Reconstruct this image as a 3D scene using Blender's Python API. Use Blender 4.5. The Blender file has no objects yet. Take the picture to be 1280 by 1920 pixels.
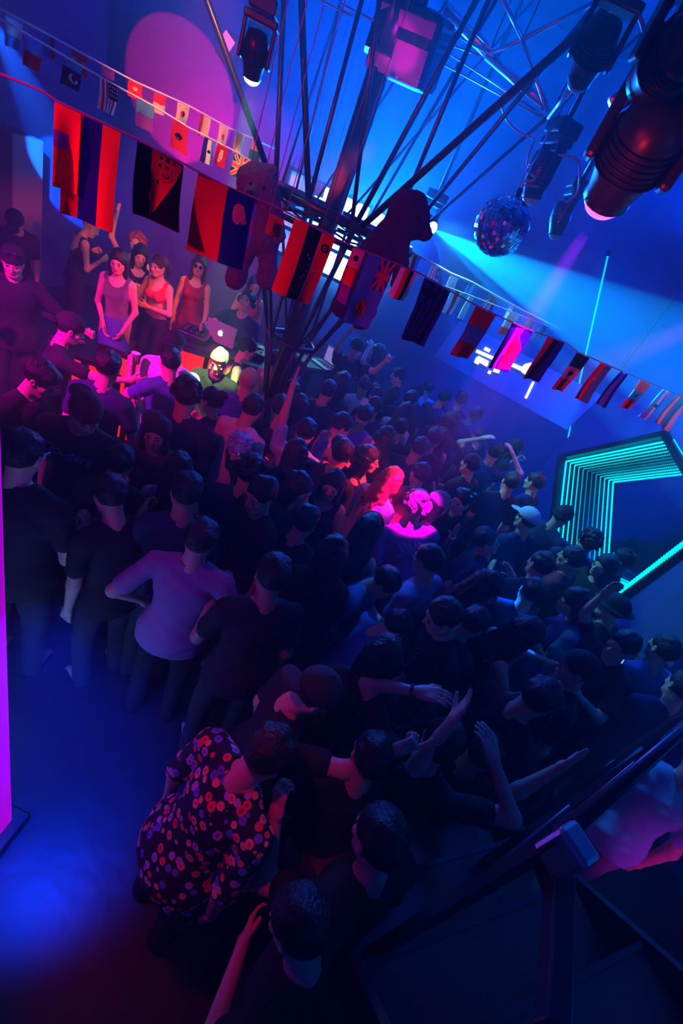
import bpy, bmesh, math, random
import numpy as np
from mathutils import Vector, Matrix, noise

# ---------------------------------------------------------------- camera, world, lights
C = bpy.context.scene.collection
SC = bpy.context.scene
PITCH, ROLL, FPX, CAMZ = math.radians(32), math.radians(26), 853.0, 3.3
cam = bpy.data.cameras.new('camera'); camo = bpy.data.objects.new('camera', cam); C.objects.link(camo)
cam.sensor_fit = 'VERTICAL'; cam.sensor_height = 36; cam.lens = 36 * FPX / 1920; cam.clip_start = 0.03; cam.clip_end = 60
cF = Vector((0, math.cos(PITCH), -math.sin(PITCH)))
cR0 = Vector((1, 0, 0)); cU0 = Vector((0, math.sin(PITCH), math.cos(PITCH)))
cX = cR0 * math.cos(ROLL) + cU0 * math.sin(ROLL)
cY = cU0 * math.cos(ROLL) - cR0 * math.sin(ROLL)
camo.matrix_world = Matrix((( cX.x, cY.x, -cF.x, 0), (cX.y, cY.y, -cF.y, 0), (cX.z, cY.z, -cF.z, CAMZ), (0, 0, 0, 1)))
SC.camera = camo
CAM = Vector((0, 0, CAMZ))
SC.view_settings.view_transform = 'Standard'; SC.view_settings.look = 'None'
SC.view_settings.gamma = 1; SC.view_settings.use_curve_mapping = False
SC.view_settings.exposure = 0.0
SC.cycles.use_denoising = True
SC.cycles.max_bounces = 5; SC.cycles.diffuse_bounces = 2; SC.cycles.glossy_bounces = 3
SC.cycles.transmission_bounces = 4; SC.cycles.volume_bounces = 0
SC.cycles.sample_clamp_indirect = 4; SC.cycles.use_light_tree = True
SC.cycles.caustics_reflective = False; SC.cycles.caustics_refractive = False

def ray(px, py):
    return (cF * FPX + cX * (px - 640) + cY * (960 - py))
def P(px, py, z=None, Y=None, d=None):
    r = ray(px, py)
    if z is not None: t = (z - CAMZ) / r.z
    elif Y is not None: t = Y / r.y
    else: t = d / r.length
    return CAM + r * t

w = bpy.data.worlds.new('club_air'); SC.world = w; w.use_nodes = True
nt = w.node_tree
nt.nodes['Background'].inputs[0].default_value = (0.25, 0.02, 1, 1)
nt.nodes['Background'].inputs[1].default_value = 0.0002
sv = nt.nodes.new('ShaderNodeVolumeScatter')
sv.inputs['Color'].default_value = (.3, .7, 1, 1); sv.inputs['Density'].default_value = 0.032; sv.inputs['Anisotropy'].default_value = 0.25  # blue tint put into the haze so red lamps show less in it
nt.links.new(sv.outputs[0], nt.nodes['World Output'].inputs['Volume'])

def spot(name, loc, target, color, watts, deg, blend=0.3, radius=0.03):
    l = bpy.data.lights.new(name, 'SPOT'); l.energy = watts; l.color = color
    l.spot_size = math.radians(deg); l.spot_blend = blend; l.shadow_soft_size = radius
    o = bpy.data.objects.new(name, l); C.objects.link(o); o.location = loc
    o.rotation_euler = (Vector(target) - Vector(loc)).to_track_quat('-Z', 'Y').to_euler()
    return o
def area(name, loc, target, color, watts, sx, sy, spread=180):
    l = bpy.data.lights.new(name, 'AREA'); l.shape = 'RECTANGLE'; l.size = sx; l.size_y = sy
    l.energy = watts; l.color = color; l.spread = math.radians(spread)
    o = bpy.data.objects.new(name, l); C.objects.link(o); o.location = loc
    o.rotation_euler = (Vector(target) - Vector(loc)).to_track_quat('-Z', 'Y').to_euler()
    return o
BLUE = (0.0, 0.09, 1.0); CYAN = (0.0, 0.45, 1.0); MAG = (1.0, 0.0, 0.45); RED = (1.0, 0.02, 0.05); PURP = (0.55, 0.0, 1.0)
LAMPS = dict(
  cyan_head=P(815, 432, Y=5.6), green_spot=P(470, 165, Y=3.4), left_head=P(-25, 15, Y=4.0),
  purple_head=P(1100, 432, d=2.75), hot=P(690, 430, Y=7.6))
# blue-white wash from the lamp wall behind the tower
area('blue_wash_lamp', P(690, 400, Y=7.9), (-0.4, 3.0, 5.6), (0.0, 0.055, 1.0), 330, 1.6, 1.2, 105)
spot('blue_haze_lamp', P(700, 470, Y=7.4), P(760, 200, Y=6.0), (0.0, 0.2, 1.0), 6500, 95, 1.0, 0.15)
spot('blue_haze_lamp', (2.4, 7.4, 4.6), (.9, 5.2, 6.4), (0.0, 0.05, 1.0), 900, 120, 1.0, 0.15)
spot('blue_haze_lamp', (-1.0, 6.5, 4.6), (-3.5, 8.2, 4.6), (0.0, 0.005, 1.0), 420, 110, 1.0, 0.15)
spot('blue_haze_lamp', (0.6, 5.6, 5.3), (2.6, 7.0, 1.8), (0.0, 0.05, 1.0), 1900, 80, 1.0, 0.15)
area('blue_top_lamp', (2.4, 3.6, 5.3), (2.4, 3.2, 0), (0.0, 0.06, 1.0), 14, 1.5, 1.5, 90)
# narrow beams of the cyan moving head
for t, dg, wt in ((P(1290, 690, Y=3.2), 12, 26000), (P(1190, 735, Y=3.4), 3, 26000), (P(975, 1250, z=1.2), 4, 9000), (P(1040, 660, Y=4.0), 4, 14000)):
    spot('cyan_beam_lamp', LAMPS['cyan_head'], t, CYAN if wt > 10000 else (0, .12, 1), wt, dg, 0.15, 0.012)
spot('cyan_flag_fill', LAMPS['cyan_head'] + Vector((0, -.25, .1)), P(930, 565, d=5.2), (0.1, 0.7, 1.0), 420, 80, 0.8, 0.03)  # unseen wide spot added near the cyan head to brighten the flags
for t, dg, wt in ((P(130, 330, Y=7.4), 13, 11000), (P(160, 190, Y=4.6), 8, 800)):
    spot('blue_beam_lamp', LAMPS['left_head'], t, (0.0, 0.13, 1.0), wt, dg, 0.2, 0.02)
spot('blue_crowd_fill', (-.6, 4.4, 4.4), P(715, 1085, z=1.4), (0, .15, 1), 550, 9, .7, .03)  # these blue crowd spots are unseen, added to pick out dancers
spot('blue_crowd_fill', (-1.1, 3.3, 4.7), P(448, 835, z=1.65), (0, .2, 1), 1500, 5, .7, .03)
spot('blue_crowd_fill', (2.7, 5.6, 3.6), P(1215, 1225, z=1.5), (0, .15, 1), 260, 26, .8, .03)
spot('blue_crowd_fill', (2.7, 5.9, 3.6), P(1060, 1130, z=1.5), (0, .2, 1), 200, 24, .8, .03)
spot('green_beam_lamp', LAMPS['green_spot'], P(408, 690, z=1.5), (0.50, 1.0, 0.30), 1900, 17, 0.5, 0.05)
spot('purple_beam_lamp', LAMPS['purple_head'], P(760, 962, z=1.45), (.9, 0.0, .8), 3200, 15, 0.3, 0.03)
spot('magenta_disc_lamp', (-3.2, 5.6, 2.9), P(350, 190, Y=8.2), (1.0, 0.0, 0.08), 2700, 27, 0.06, 0.02)
# red and magenta sidelight
spot('red_flag_light', (-1.7, 0.1, 3.6), P(330, 330, Y=2.2), (1.0, 0.0, 0.08), 210, 60, 0.8, 0.05)
spot('red_flag_light', (-1.0, 0.5, 2.7), P(900, 600, d=2.8), (1.0, 0.02, 0.12), 650, 48, 0.8, 0.05)  # unseen spot added to redden the flags on the right
spot('warm_flag_fill', (-1.6, 2.6, 4.2), P(350, 220, d=5.0), (1.0, 0.3, 0.14), 420, 40, 0.9, 0.05)  # unseen warm spot added for the upper left flags
spot('magenta_left_lamp', (-3.2, 0.9, 3.6), P(30, 640, z=1.4), (0.9, 0.0, 0.6), 1900, 52, 0.9, 0.1)
spot('red_stage_lamp', (-0.9, 4.2, 3.7), P(285, 480, Y=5.4), (1.0, 0.05, 0.05), 800, 33, 0.7, 0.05)
spot('red_crowd_lamp', (1.6, 3.6, 3.6), P(655, 895, z=1.4), (1.0, 0.03, 0.06), 1200, 22, 0.8, 0.05)
spot('red_front_lamp', (-1.0, 0.6, 3.8), P(385, 1440, z=1.2), (1.0, 0.0, 0.03), 85, 34, 0.9, 0.1)
spot('violet_back_lamp', (-1.5, 0.8, 4.2), P(350, 1080, z=1.4), (0.8, 0.0, 0.6), 40, 26, 0.9, 0.1)
spot('magenta_stairs_lamp', (2.6, 1.0, 1.0), P(1250, 1560, z=1.0), (0.8, 0.0, 0.7), 9, 80, 0.9, 0.1)
spot('blue_stairs_fill', (2.0, 2.6, 4.5), P(1225, 1490, z=1.6), (0.0, 0.22, 1.0), 1000, 17, 0.9, 0.1)  # unseen spot placed overhead to turn the shirt by the railing blue
spot('red_head_fill', (.2, 1.4, 3.0), P(1200, 300, d=2.4), (1.0, .03, 0), 40, 26, .6, .04)  # unseen spot added for a red highlight on the big moving head
spot('blue_back_fill', (0.9, 7.9, 2.9), (0.2, 5.2, 1.7), (0, .07, 1), 420, 85, .9, .05)  # unseen pair added low at the back for haze and head rims
spot('blue_back_fill', (-.7, 8.0, 3.2), (-.9, 5.2, 2.2), (0, .07, 1), 300, 80, .9, .05)
spot('pink_crowd_fill', (2.75, 6.0, 3.3), (1.4, 5.2, 1.6), (1, 0, .35), 70, 45, .8, .04)  # unseen spot added to light the right-hand crowd pink
spot('magenta_wall_fill', (-3.4, 5.8, 4.9), (-4.0, 8.3, 2.5), (1.0, 0.0, 0.2), 1300, 56, .9, .05)  # unseen spot added to wash the wall below the magenta disc
# ---------------------------------------------------------------- materials
MATS = {}
def mat(name, col, rough=0.7, metal=0.0, emit=None, es=0.0, trans=0.0, bump=0.0, bscale=40, alpha=1.0, ior=1.45, var=0.0):
    if name in MATS: return MATS[name]
    m = bpy.data.materials.new(name); m.use_nodes = True; n = m.node_tree; b = n.nodes['Principled BSDF']
    b.inputs['Base Color'].default_value = (*col, 1); b.inputs['Roughness'].default_value = rough
    b.inputs['Metallic'].default_value = metal; b.inputs['IOR'].default_value = ior
    if emit: b.inputs['Emission Color'].default_value = (*emit, 1); b.inputs['Emission Strength'].default_value = es
    if trans: b.inputs['Transmission Weight'].default_value = trans
    if alpha < 1: b.inputs['Alpha'].default_value = alpha
    if bump or var:
        tc = n.nodes.new('ShaderNodeTexCoord'); nz = n.nodes.new('ShaderNodeTexNoise'); nz.inputs['Scale'].default_value = bscale; nz.inputs['Detail'].default_value = 4
        n.links.new(tc.outputs['Object'], nz.inputs['Vector'])
        if bump:
            bp = n.nodes.new('ShaderNodeBump'); bp.inputs['Strength'].default_value = bump; bp.inputs['Distance'].default_value = 0.02
            n.links.new(nz.outputs['Fac'], bp.inputs['Height']); n.links.new(bp.outputs[0], b.inputs['Normal'])
        if var:
            mr = n.nodes.new('ShaderNodeMix'); mr.data_type = 'RGBA'
            mr.inputs[6].default_value = tuple(c * (1 - var) for c in col) + (1,); mr.inputs[7].default_value = tuple(min(1, c * (1 + var)) for c in col) + (1,)
            n.links.new(nz.outputs['Fac'], mr.inputs[0]); n.links.new(mr.outputs[2], b.inputs['Base Color'])
    MATS[name] = m; return m

SKIN = mat('skin_light', (0.62, 0.40, 0.30), 0.5); SKIN2 = mat('skin_tan', (0.48, 0.29, 0.20), 0.5)
FAB = {}
for nm, c in dict(black=(.012, .012, .016), charcoal=(.03, .03, .04), navy=(.015, .025, .09), denim=(.06, .15, .34), white=(.75, .75, .75),
                  lavender=(.32, .17, .38), grey=(.22, .22, .25), purple=(.4, .12, .5), maroon=(.25, .02, .05), red=(.6, .03, .04), pink=(.6, .3, .4),
                  olive=(.1, .12, .04), lightblue=(.3, .5, .7), brown=(.12, .06, .03)).items():
    FAB[nm] = mat('cloth_' + nm, c, 0.85, bump=0.25, bscale=14)
HAIR = {nm: mat('hair_' + nm, c, 0.42, bump=0.5, bscale=90) for nm, c in dict(black=(.010, .008, .010), brown=(.05, .022, .012), blond=(.62, .5, .3), red=(.35, .05, .03), curly=(.22, .07, .16), grey=(.3, .3, .33), blue=(.25, .4, .7)).items()}  # blue entry: blue light on the spiky hair put into its colour
DARK = mat('black_metal', (.012, .012, .02), 0.35, 0.6)
STEEL = mat('painted_steel', (.05, .05, .09), 0.3, 0.7)
BRIGHTSTEEL = mat('bare_aluminium', (.6, .62, .66), 0.28, 0.9)
PLASTIC = mat('black_plastic', (.012, .012, .014), 0.35)
EYE = mat('eye_dark', (.02, .012, .01), 0.2); LIP = mat('lip_red', (.35, .06, .07), 0.4)
CUPM = mat('clear_plastic', (.85, .85, .9), 0.12, trans=0.0, alpha=0.35); DRINK = mat('drink_liquid', (.5, .35, .12), 0.15)
CUPW = mat('white_cup_plastic', (.8, .8, .8), 0.4)

# ---------------------------------------------------------------- objects
def tag(o, label=None, cat=None, group=None, kind=None):
    if label: o['label'] = label
    if cat: o['category'] = cat
    if group: o['group'] = group
    if kind: o['kind'] = kind
    return o
def empty(name, loc=(0, 0, 0), rz=0.0):
    o = bpy.data.objects.new(name, None); C.objects.link(o); o.location = loc; o.rotation_euler = (0, 0, rz); o.empty_display_size = 0.1
    return o
def link(name, me, m, parent=None, smooth=True):
    if m is not None and not me.materials:
        for x in (m if isinstance(m, (list, tuple)) else [m]): me.materials.append(x)
    o = bpy.data.objects.new(name, me); C.objects.link(o)
    if parent is not None: o.parent = parent
    return o
def from_np(name, V, F, smooth=True):
    me = bpy.data.meshes.new(name)
    V = np.asarray(V, np.float32); nf = len(F); k = F.shape[1] if nf else 4
    me.vertices.add(len(V)); me.vertices.foreach_set('co', V.ravel())
    me.loops.add(nf * k); me.loops.foreach_set('vertex_index', F.astype(np.int32).ravel())
    me.polygons.add(nf); me.polygons.foreach_set('loop_start', (np.arange(nf) * k).astype(np.int32))
    me.update(calc_edges=True)
    if smooth: me.polygons.foreach_set('use_smooth', np.ones(nf, bool))
    return me
class MB:
    """collects boxes, tubes, polygons into one mesh"""
    def __init__(s): s.bm = bmesh.new()
    def box(s, c, size, rot=None, mi=0, bev=0.0):
        r = bmesh.ops.create_cube(s.bm, size=1.0); vs = r['verts']
        for v in vs:
            v.co = Vector((v.co.x * size[0], v.co.y * size[1], v.co.z * size[2]))
        if bev:
            es = list({e for v in vs for e in v.link_edges})
            rb = bmesh.ops.bevel(s.bm, geom=es, offset=bev, segments=2, affect='EDGES', profile=0.5); vs = list({v for f in rb['faces'] for v in f.verts} | {v for v in vs if v.is_valid})
        for v in vs:
            if rot is not None: v.co = rot @ v.co
            v.co += Vector(c)
        for f in {f for v in vs for f in v.link_faces}: f.material_index = mi
        return s
    def tube(s, pts, r, n=8, mi=0, caps=True, r2=None):
        pts = [Vector(p) for p in pts]; rings = []; up = None
        for i, p in enumerate(pts):
            d = (pts[min(i + 1, len(pts) - 1)] - pts[max(i - 1, 0)]).normalized()
            if up is None: up = d.orthogonal().normalized()
            else:
                up = (up - d * up.dot(d)); up = up.normalized() if up.length > 1e-5 else d.orthogonal().normalized()
            q = d.cross(up); t = i / max(1, len(pts) - 1); rr = r if r2 is None else r + (r2 - r) * t
            rings.append([s.bm.verts.new(p + (up * math.cos(a) + q * math.sin(a)) * rr) for a in (2 * math.pi * k / n for k in range(n))])
        for a, b in zip(rings, rings[1:]):
            for k in range(n):
                f = s.bm.faces.new((a[k], a[(k + 1) % n], b[(k + 1) % n], b[k])); f.smooth = True; f.material_index = mi
        if caps:
            for rg in (rings[0][::-1], rings[-1]):
                f = s.bm.faces.new(rg); f.material_index = mi
        return s
    def poly(s, pts, mi=0):
        f = s.bm.faces.new([s.bm.verts.new(Vector(p)) for p in pts]); f.material_index = mi; return s
    def prism(s, pts, d, mi=0):
        d = Vector(d); a = [s.bm.verts.new(Vector(p)) for p in pts]; b = [s.bm.verts.new(Vector(p) + d) for p in pts]; n = len(a)
        fs = [s.bm.faces.new(a[::-1]), s.bm.faces.new(b)] + [s.bm.faces.new((a[k], a[(k + 1) % n], b[(k + 1) % n], b[k])) for k in range(n)]
        for f in fs: f.material_index = mi
        return s
    def lathe(s, prof, n=16, mat4=None, mi=0):
        rings = []
        M = mat4 or Matrix.Identity(4)
        for (r, z) in prof:
            rings.append([s.bm.verts.new(M @ Vector((r * math.cos(2 * math.pi * k / n), r * math.sin(2 * math.pi * k / n), z))) for k in range(n)])
        for a, b in zip(rings, rings[1:]):
            for k in range(n):
                f = s.bm.faces.new((a[k], a[(k + 1) % n], b[(k + 1) % n], b[k])); f.smooth = True; f.material_index = mi
        for rg, rr in ((rings[0][::-1], prof[0][0]), (rings[-1], prof[-1][0])):
            if rr > 1e-4:
                f = s.bm.faces.new(rg); f.material_index = mi
        return s
    def build(s, name, m, parent=None, origin=None):
        bmesh.ops.recalc_face_normals(s.bm, faces=s.bm.faces[:])
        if origin is not None:
            for v in s.bm.verts: v.co -= Vector(origin)
        me = bpy.data.meshes.new(name); s.bm.to_mesh(me); s.bm.free()
        o = link(name, me, m, parent)
        if origin is not None: o.location = origin
        return o

# ---------------------------------------------------------------- smooth bodies (distance field + surface nets)
def V3(*a): return np.array(a, np.float64)
class Field:
    def __init__(s, lo, hi, h):
        s.lo = np.array(lo, float); s.h = h
        s.n = np.maximum(4, np.ceil((np.array(hi, float) - s.lo) / h).astype(int) + 1)
        s.ax = [s.lo[i] + h * np.arange(s.n[i]) for i in range(3)]
        s.V = np.ones(tuple(s.n), np.float32)
    def _blk(s, lo, hi):
        sl = []
        for i in range(3):
            a = int(max(0, math.floor((lo[i] - s.lo[i]) / s.h))); b = int(min(s.n[i], math.ceil((hi[i] - s.lo[i]) / s.h) + 1))
            if b <= a: return None
            sl.append(slice(a, b))
        return tuple(sl)
    def _xyz(s, sl):
        return s.ax[0][sl[0]][:, None, None], s.ax[1][sl[1]][None, :, None], s.ax[2][sl[2]][None, None, :]
    def _put(s, sl, D, k, sub):
        A = s.V[sl]
        if not sub:
            h = np.clip(.5 + .5 * (A - D) / k, 0, 1); s.V[sl] = A * (1 - h) + D * h - k * h * (1 - h)
        else:
            D = -D; h = np.clip(.5 + .5 * (D - A) / k, 0, 1); s.V[sl] = A * (1 - h) + D * h + k * h * (1 - h)
    def cap(s, a, b, ra, rb=None, k=.02, sub=False):
        a = np.asarray(a, float); b = np.asarray(b, float); rb = ra if rb is None else rb
        m = max(ra, rb) + k + 2 * s.h; sl = s._blk(np.minimum(a, b) - m, np.maximum(a, b) + m)
        if sl is None: return s
        X, Y, Z = s._xyz(sl); d = b - a; L = max(1e-9, d @ d)
        t = np.clip(((X - a[0]) * d[0] + (Y - a[1]) * d[1] + (Z - a[2]) * d[2]) / L, 0, 1)
        D = np.sqrt((X - a[0] - t * d[0]) ** 2 + (Y - a[1] - t * d[1]) ** 2 + (Z - a[2] - t * d[2]) ** 2) - (ra + (rb - ra) * t)
        s._put(sl, D, k, sub); return s
    def ell(s, c, r, R=None, k=.02, sub=False):
        c = np.asarray(c, float); r = np.asarray(r, float); mx = r.max(); m = mx + k + 2 * s.h
        sl = s._blk(c - m, c + m)
        if sl is None: return s
        X, Y, Z = s._xyz(sl); X = X - c[0]; Y = Y - c[1]; Z = Z - c[2]
        if R is not None: X, Y, Z = (R[0][0] * X + R[1][0] * Y + R[2][0] * Z, R[0][1] * X + R[1][1] * Y + R[2][1] * Z, R[0][2] * X + R[1][2] * Y + R[2][2] * Z)
        k0 = np.sqrt((X / r[0]) ** 2 + (Y / r[1]) ** 2 + (Z / r[2]) ** 2); k1 = np.sqrt((X / r[0] ** 2) ** 2 + (Y / r[1] ** 2) ** 2 + (Z / r[2] ** 2) ** 2) + 1e-9
        s._put(sl, k0 * (k0 - 1) / k1, k, sub); return s
    def plane(s, p, n):      # keeps the side against n
        X, Y, Z = s._xyz((slice(None),) * 3)
        s.V = np.maximum(s.V, ((X - p[0]) * n[0] + (Y - p[1]) * n[1] + (Z - p[2]) * n[2]).astype(np.float32)); return s
    def wrinkle(s, amp, f, seed=0.0):
        X, Y, Z = s._xyz((slice(None),) * 3)
        s.V = s.V + (amp * np.sin(f * X + 2.1 * np.sin(f * .6 * Z + seed) + seed) * np.sin(f * .8 * Z + 1.7 * np.sin(f * .5 * Y) + .6 * f * Y)).astype(np.float32); return s
    def mesh(s):
        V = s.V; n = V.shape; I = V < 0
        def sl(dx, dy, dz): return (slice(dx, n[0] - 1 + dx), slice(dy, n[1] - 1 + dy), slice(dz, n[2] - 1 + dz))
        cnt = np.zeros([m - 1 for m in n], np.int16); S = np.zeros([m - 1 for m in n] + [3], np.float32)
        tot = np.zeros([m - 1 for m in n], np.int8)
        for dx in (0, 1):
            for dy in (0, 1):
                for dz in (0, 1): tot += I[sl(dx, dy, dz)]
        act = (tot > 0) & (tot < 8); ai = np.argwhere(act)
        if not len(ai): return np.zeros((0, 3)), np.zeros((0, 4), int)
        idx = -np.ones(act.shape, np.int64); idx[act] = np.arange(len(ai))
        sumP = np.zeros((len(ai), 3)); c = np.zeros(len(ai))
        for ax in range(3):
            o1, o2 = [k for k in range(3) if k != ax]
            for u in (0, 1):
                for v in (0, 1):
                    p = np.zeros(3, int); p[o1] = u; p[o2] = v; q = p.copy(); q[ax] = 1
                    A = V[tuple((ai + p).T)]; B = V[tuple((ai + q).T)]; cr = (A < 0) != (B < 0)
                    t = np.where(cr, A / np.where(cr, A - B, 1), 0)
                    pos = np.tile(p.astype(float), (len(ai), 1)); pos[:, ax] += t
                    sumP += pos * cr[:, None]; c += cr
        verts = (ai + sumP / c[:, None]) * s.h + s.lo
        quads = []
        for ax in range(3):
            o1, o2 = [(1, 2), (2, 0), (0, 1)][ax]
            a = [slice(None)] * 3; b = [slice(None)] * 3; a[ax] = slice(0, n[ax] - 1); b[ax] = slice(1, n[ax])
            for k in (o1, o2): a[k] = slice(1, n[k] - 1); b[k] = slice(1, n[k] - 1)
            A = I[tuple(a)]; B = I[tuple(b)]; e = np.argwhere(A != B)
            if not len(e): continue
            e2 = e.copy(); e2[:, o1] += 1; e2[:, o2] += 1; flip = A[tuple(e.T)]
            def at(d1, d2):
                w_ = e2.copy(); w_[:, o1] -= d1; w_[:, o2] -= d2; return idx[tuple(w_.T)]
            q = np.stack([at(1, 1), at(0, 1), at(0, 0), at(1, 0)], 1); q[~flip] = q[~flip][:, ::-1]; quads.append(q)
        return verts, np.concatenate(quads)
def join_np(parts):
    Vs, Fs, o = [], [], 0
    for v, f in parts:
        Vs.append(v); Fs.append(f + o); o += len(v)
    return np.concatenate(Vs), np.concatenate(Fs)
def xf(vf, M):
    v, f = vf; M = np.array(M); return v @ M[:3, :3].T + M[:3, 3], (f if np.linalg.det(M[:3, :3]) > 0 else f[:, ::-1])

# ---------------------------------------------------------------- heads, hands, hair (own frames, cached)
CACHE = {}
def head_np(fem, h):
    key = ('head', fem, h)
    if key in CACHE: return CACHE[key]
    f = Field((-.11, -.13, -.2), (.11, .15, .14), h)
    f.ell((0, -.012, .028), (.073, .092, .086)).ell((0, .022, -.03), (.061, .066, .08), k=.03)
    f.ell((0, .052, -.09), (.03 if fem else .037, .028, .022), k=.03)
    for sx in (-1, 1):
        f.cap((sx * .052, -.005, -.045), (sx * .028, .05, -.085), .018, .014, k=.02)
        f.ell((sx * .042, .06, -.02), (.02, .018, .018), k=.015)
        f.ell((sx * .031, .094, .004), (.017, .016, .012), k=.01, sub=True)
        f.cap((sx * .016, .084, .022), (sx * .046, .072, .022), .008 if not fem else .005, .006, k=.008)
        f.ell((sx * .031, .076, .003), (.0125, .0125, .0125), k=.003)
        f.ell((sx * .076, -.005, -.003), (.009, .018, .03), k=.006)
        f.ell((sx * .081, .002, -.002), (.006, .009, .016), k=.004, sub=True)
    f.cap((0, .086, .012), (0, .104, -.024), .0065, .011, k=.01)
    for sx in (-1, 1): f.ell((sx * .011, .095, -.028), (.008, .008, .006), k=.005)
    f.ell((0, .086, -.052), (.022, .009, .0055), k=.004).ell((0, .085, -.061), (.019, .009, .006), k=.004)
    f.ell((0, .098, -.0565), (.017, .006, .0015), k=.003, sub=True)
    f.cap((0, -.02, -.05), (0, -.035, -.17), .046 if fem else .055, .05 if fem else .06, k=.03)
    CACHE[key] = f.mesh(); return CACHE[key]
def hand_np(curl, h):
    key = ('hand', curl, h)
    if key in CACHE: return CACHE[key]
    f = Field((-.09, -.1, -.05), (.11, .12, .23), h)
    for x in (-.028, -.010, .010, .028): f.cap((x * .75, 0, .005), (x, 0, .08), .013, .0115, k=.012)
    f.cap((0, 0, -.04), (0, 0, .01), .025, .024, k=.02)
    per = {'relaxed': (18, 25, 15), 'grip': (40, 60, 35), 'fist': (75, 85, 50), 'open': (4, 6, 4), 'point': (70, 85, 50)}[curl]
    for i, (x, L, r) in enumerate(((.028, .072, .0088), (.010, .08, .009), (-.010, .075, .0088), (-.028, .058, .0078))):
        p = V3(x, 0, .082); a = 0; spread = x * (3.2 if curl == 'open' else 1.2)
        pp = per if not (curl == 'point' and i == 0) else (4, 6, 4)
        for j, fr in enumerate((.45, .3, .25)):
            a += math.radians(pp[j]); q = p + V3(spread * .35 * math.cos(a), math.sin(a), math.cos(a)) * L * fr
            f.cap(p, q, r * (1 - .08 * j), r * (1 - .08 * (j + 1)), k=.004); p = q
    t0, t1, t2 = V3(.02, .004, .015), V3(.05, .018, .045), V3(.058 if curl != 'open' else .075, .03, .078)
    if curl in ('fist', 'grip'): t1, t2 = V3(.042, .028, .045), V3(.022, .052, .072)
    f.cap(t0, t1, .015, .0115, k=.012).cap(t1, t2, .0112, .009, k=.006)
    CACHE[key] = f.mesh(); return CACHE[key]
def hair_mesh(style, fem, hue, seed=0):
    key = ('hair', style, hue, seed % 3)
    if key in CACHE: return CACHE[key]
    h = .008; f = Field((-.17, -.26, -.5 if style in ('long', 'wavy') else -.2), (.17, .17, .22), h); rnd = random.Random(seed)
    if style != 'bald':
        f.ell((0, -.018, .04), (.086, .106, .094))
        for i in range(14):
            a = rnd.uniform(0, 6.28); e = rnd.uniform(.2, 1.5)
            f.ell((.07 * math.cos(a) * math.cos(e), -.02 + .085 * math.sin(a) * math.cos(e), .045 + .08 * math.sin(e)), (.022, .022, .018), k=.02)
    if style == 'curly':
        for i in range(110):
            a = rnd.uniform(0, 6.28); e = rnd.uniform(-.4, 1.5)
            f.ell((.1 * math.cos(a) * math.cos(e), -.03 + .115 * math.sin(a) * math.cos(e), .05 + .105 * math.sin(e)), (.02, .02, .02), k=.006)
    if style == 'spiky':
        for i in range(60):
            a = rnd.uniform(0, 6.28); e = rnd.uniform(0, 1.5); d = V3(math.cos(a) * math.cos(e), math.sin(a) * math.cos(e), math.sin(e))
            f.cap(V3(0, -.02, .04) + d * .07, V3(0, -.02, .05) + d * rnd.uniform(.11, .14), .016, .003, k=.006)
    if style in ('long', 'wavy'):
        for i in range(26):
            a = math.radians(rnd.uniform(150, 390)); x, y = .072 * math.cos(a), -.02 + .085 * math.sin(a)
            L = rnd.uniform(.3, .44); ww = .02 if style == 'wavy' else .005; p = V3(x, y, .03)
            for j in range(5):
                q = V3(x * (1 + .06 * j) + ww * math.sin(j * 1.9 + i), min(y * 1.02 - .008 * j, .05) + ww * math.cos(j * 1.7 + i * 2), .03 - L * (j + 1) / 5)
                f.cap(p, q, .026 - .002 * j, .024 - .003 * j, k=.012); p = q
    if style == 'bun': f.ell((0, -.12, .1), (.045, .045, .042), k=.012); 
    if style == 'pony':
        f.ell((0, -.12, .06), (.03, .035, .03), k=.012).cap((0, -.14, .05), (0, -.19, -.06), .028, .03, k=.012).cap((0, -.19, -.06), (.01, -.18, -.17), .03, .012, k=.01)
    if style == 'fringe': f.ell((0, .055, .07), (.07, .045, .035), k=.02)
    # open the face and trim the nape
    f.ell((0, .1, -.03 if style != 'fringe' else -.045), (.068, .075, .085), k=.012, sub=True)
    if style in ('short', 'fringe', 'spiky', 'bun', 'pony', 'curly'):
        n = V3(0, .45, -.9); f.V = f.V
        if style != 'curly': f.ell((0, .07, -.12), (.13, .13, .12), k=.01, sub=True)
        f.ell((0, -.06, -.17), (.15, .13, .12), k=.01, sub=True) if style not in ('pony', 'curly') else None
    for sx in (-1, 1):
        if style not in ('long', 'wavy'): f.ell((sx * .088, .0, -.01), (.022, .028, .04), k=.006, sub=True)
    f.wrinkle(.002, 160, seed)
    me = from_np('hair_mesh', *f.mesh()); me.materials.append(HAIR[hue]); CACHE[key] = me; return me
def cap_mesh(kind, fabric):
    key = ('cap', kind, fabric)
    if key in CACHE: return CACHE[key]
    f = Field((-.14, -.24, -.1), (.14, .24, .2), .007)
    f.ell((0, -.015, .045), (.094, .113, .1))
    f.plane((0, 0, .035 if kind != 'beanie' else .02), (0, .12 if kind != 'back' else -.12, -1))
    if kind == 'forward': f.ell((0, .13, .045), (.07, .075, .008), k=.006)
    if kind == 'back': f.ell((0, -.155, .035), (.07, .07, .008), k=.006)
    if kind == 'bucket':
        f.ell((0, -.01, .03), (.14, .16, .014), k=.02)
    f.ell((0, -.015, .15), (.01, .01, .006), k=.004)
    me = from_np('cap_mesh', *f.mesh()); me.materials.append(FAB[fabric]); CACHE[key] = me; return me
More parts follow.
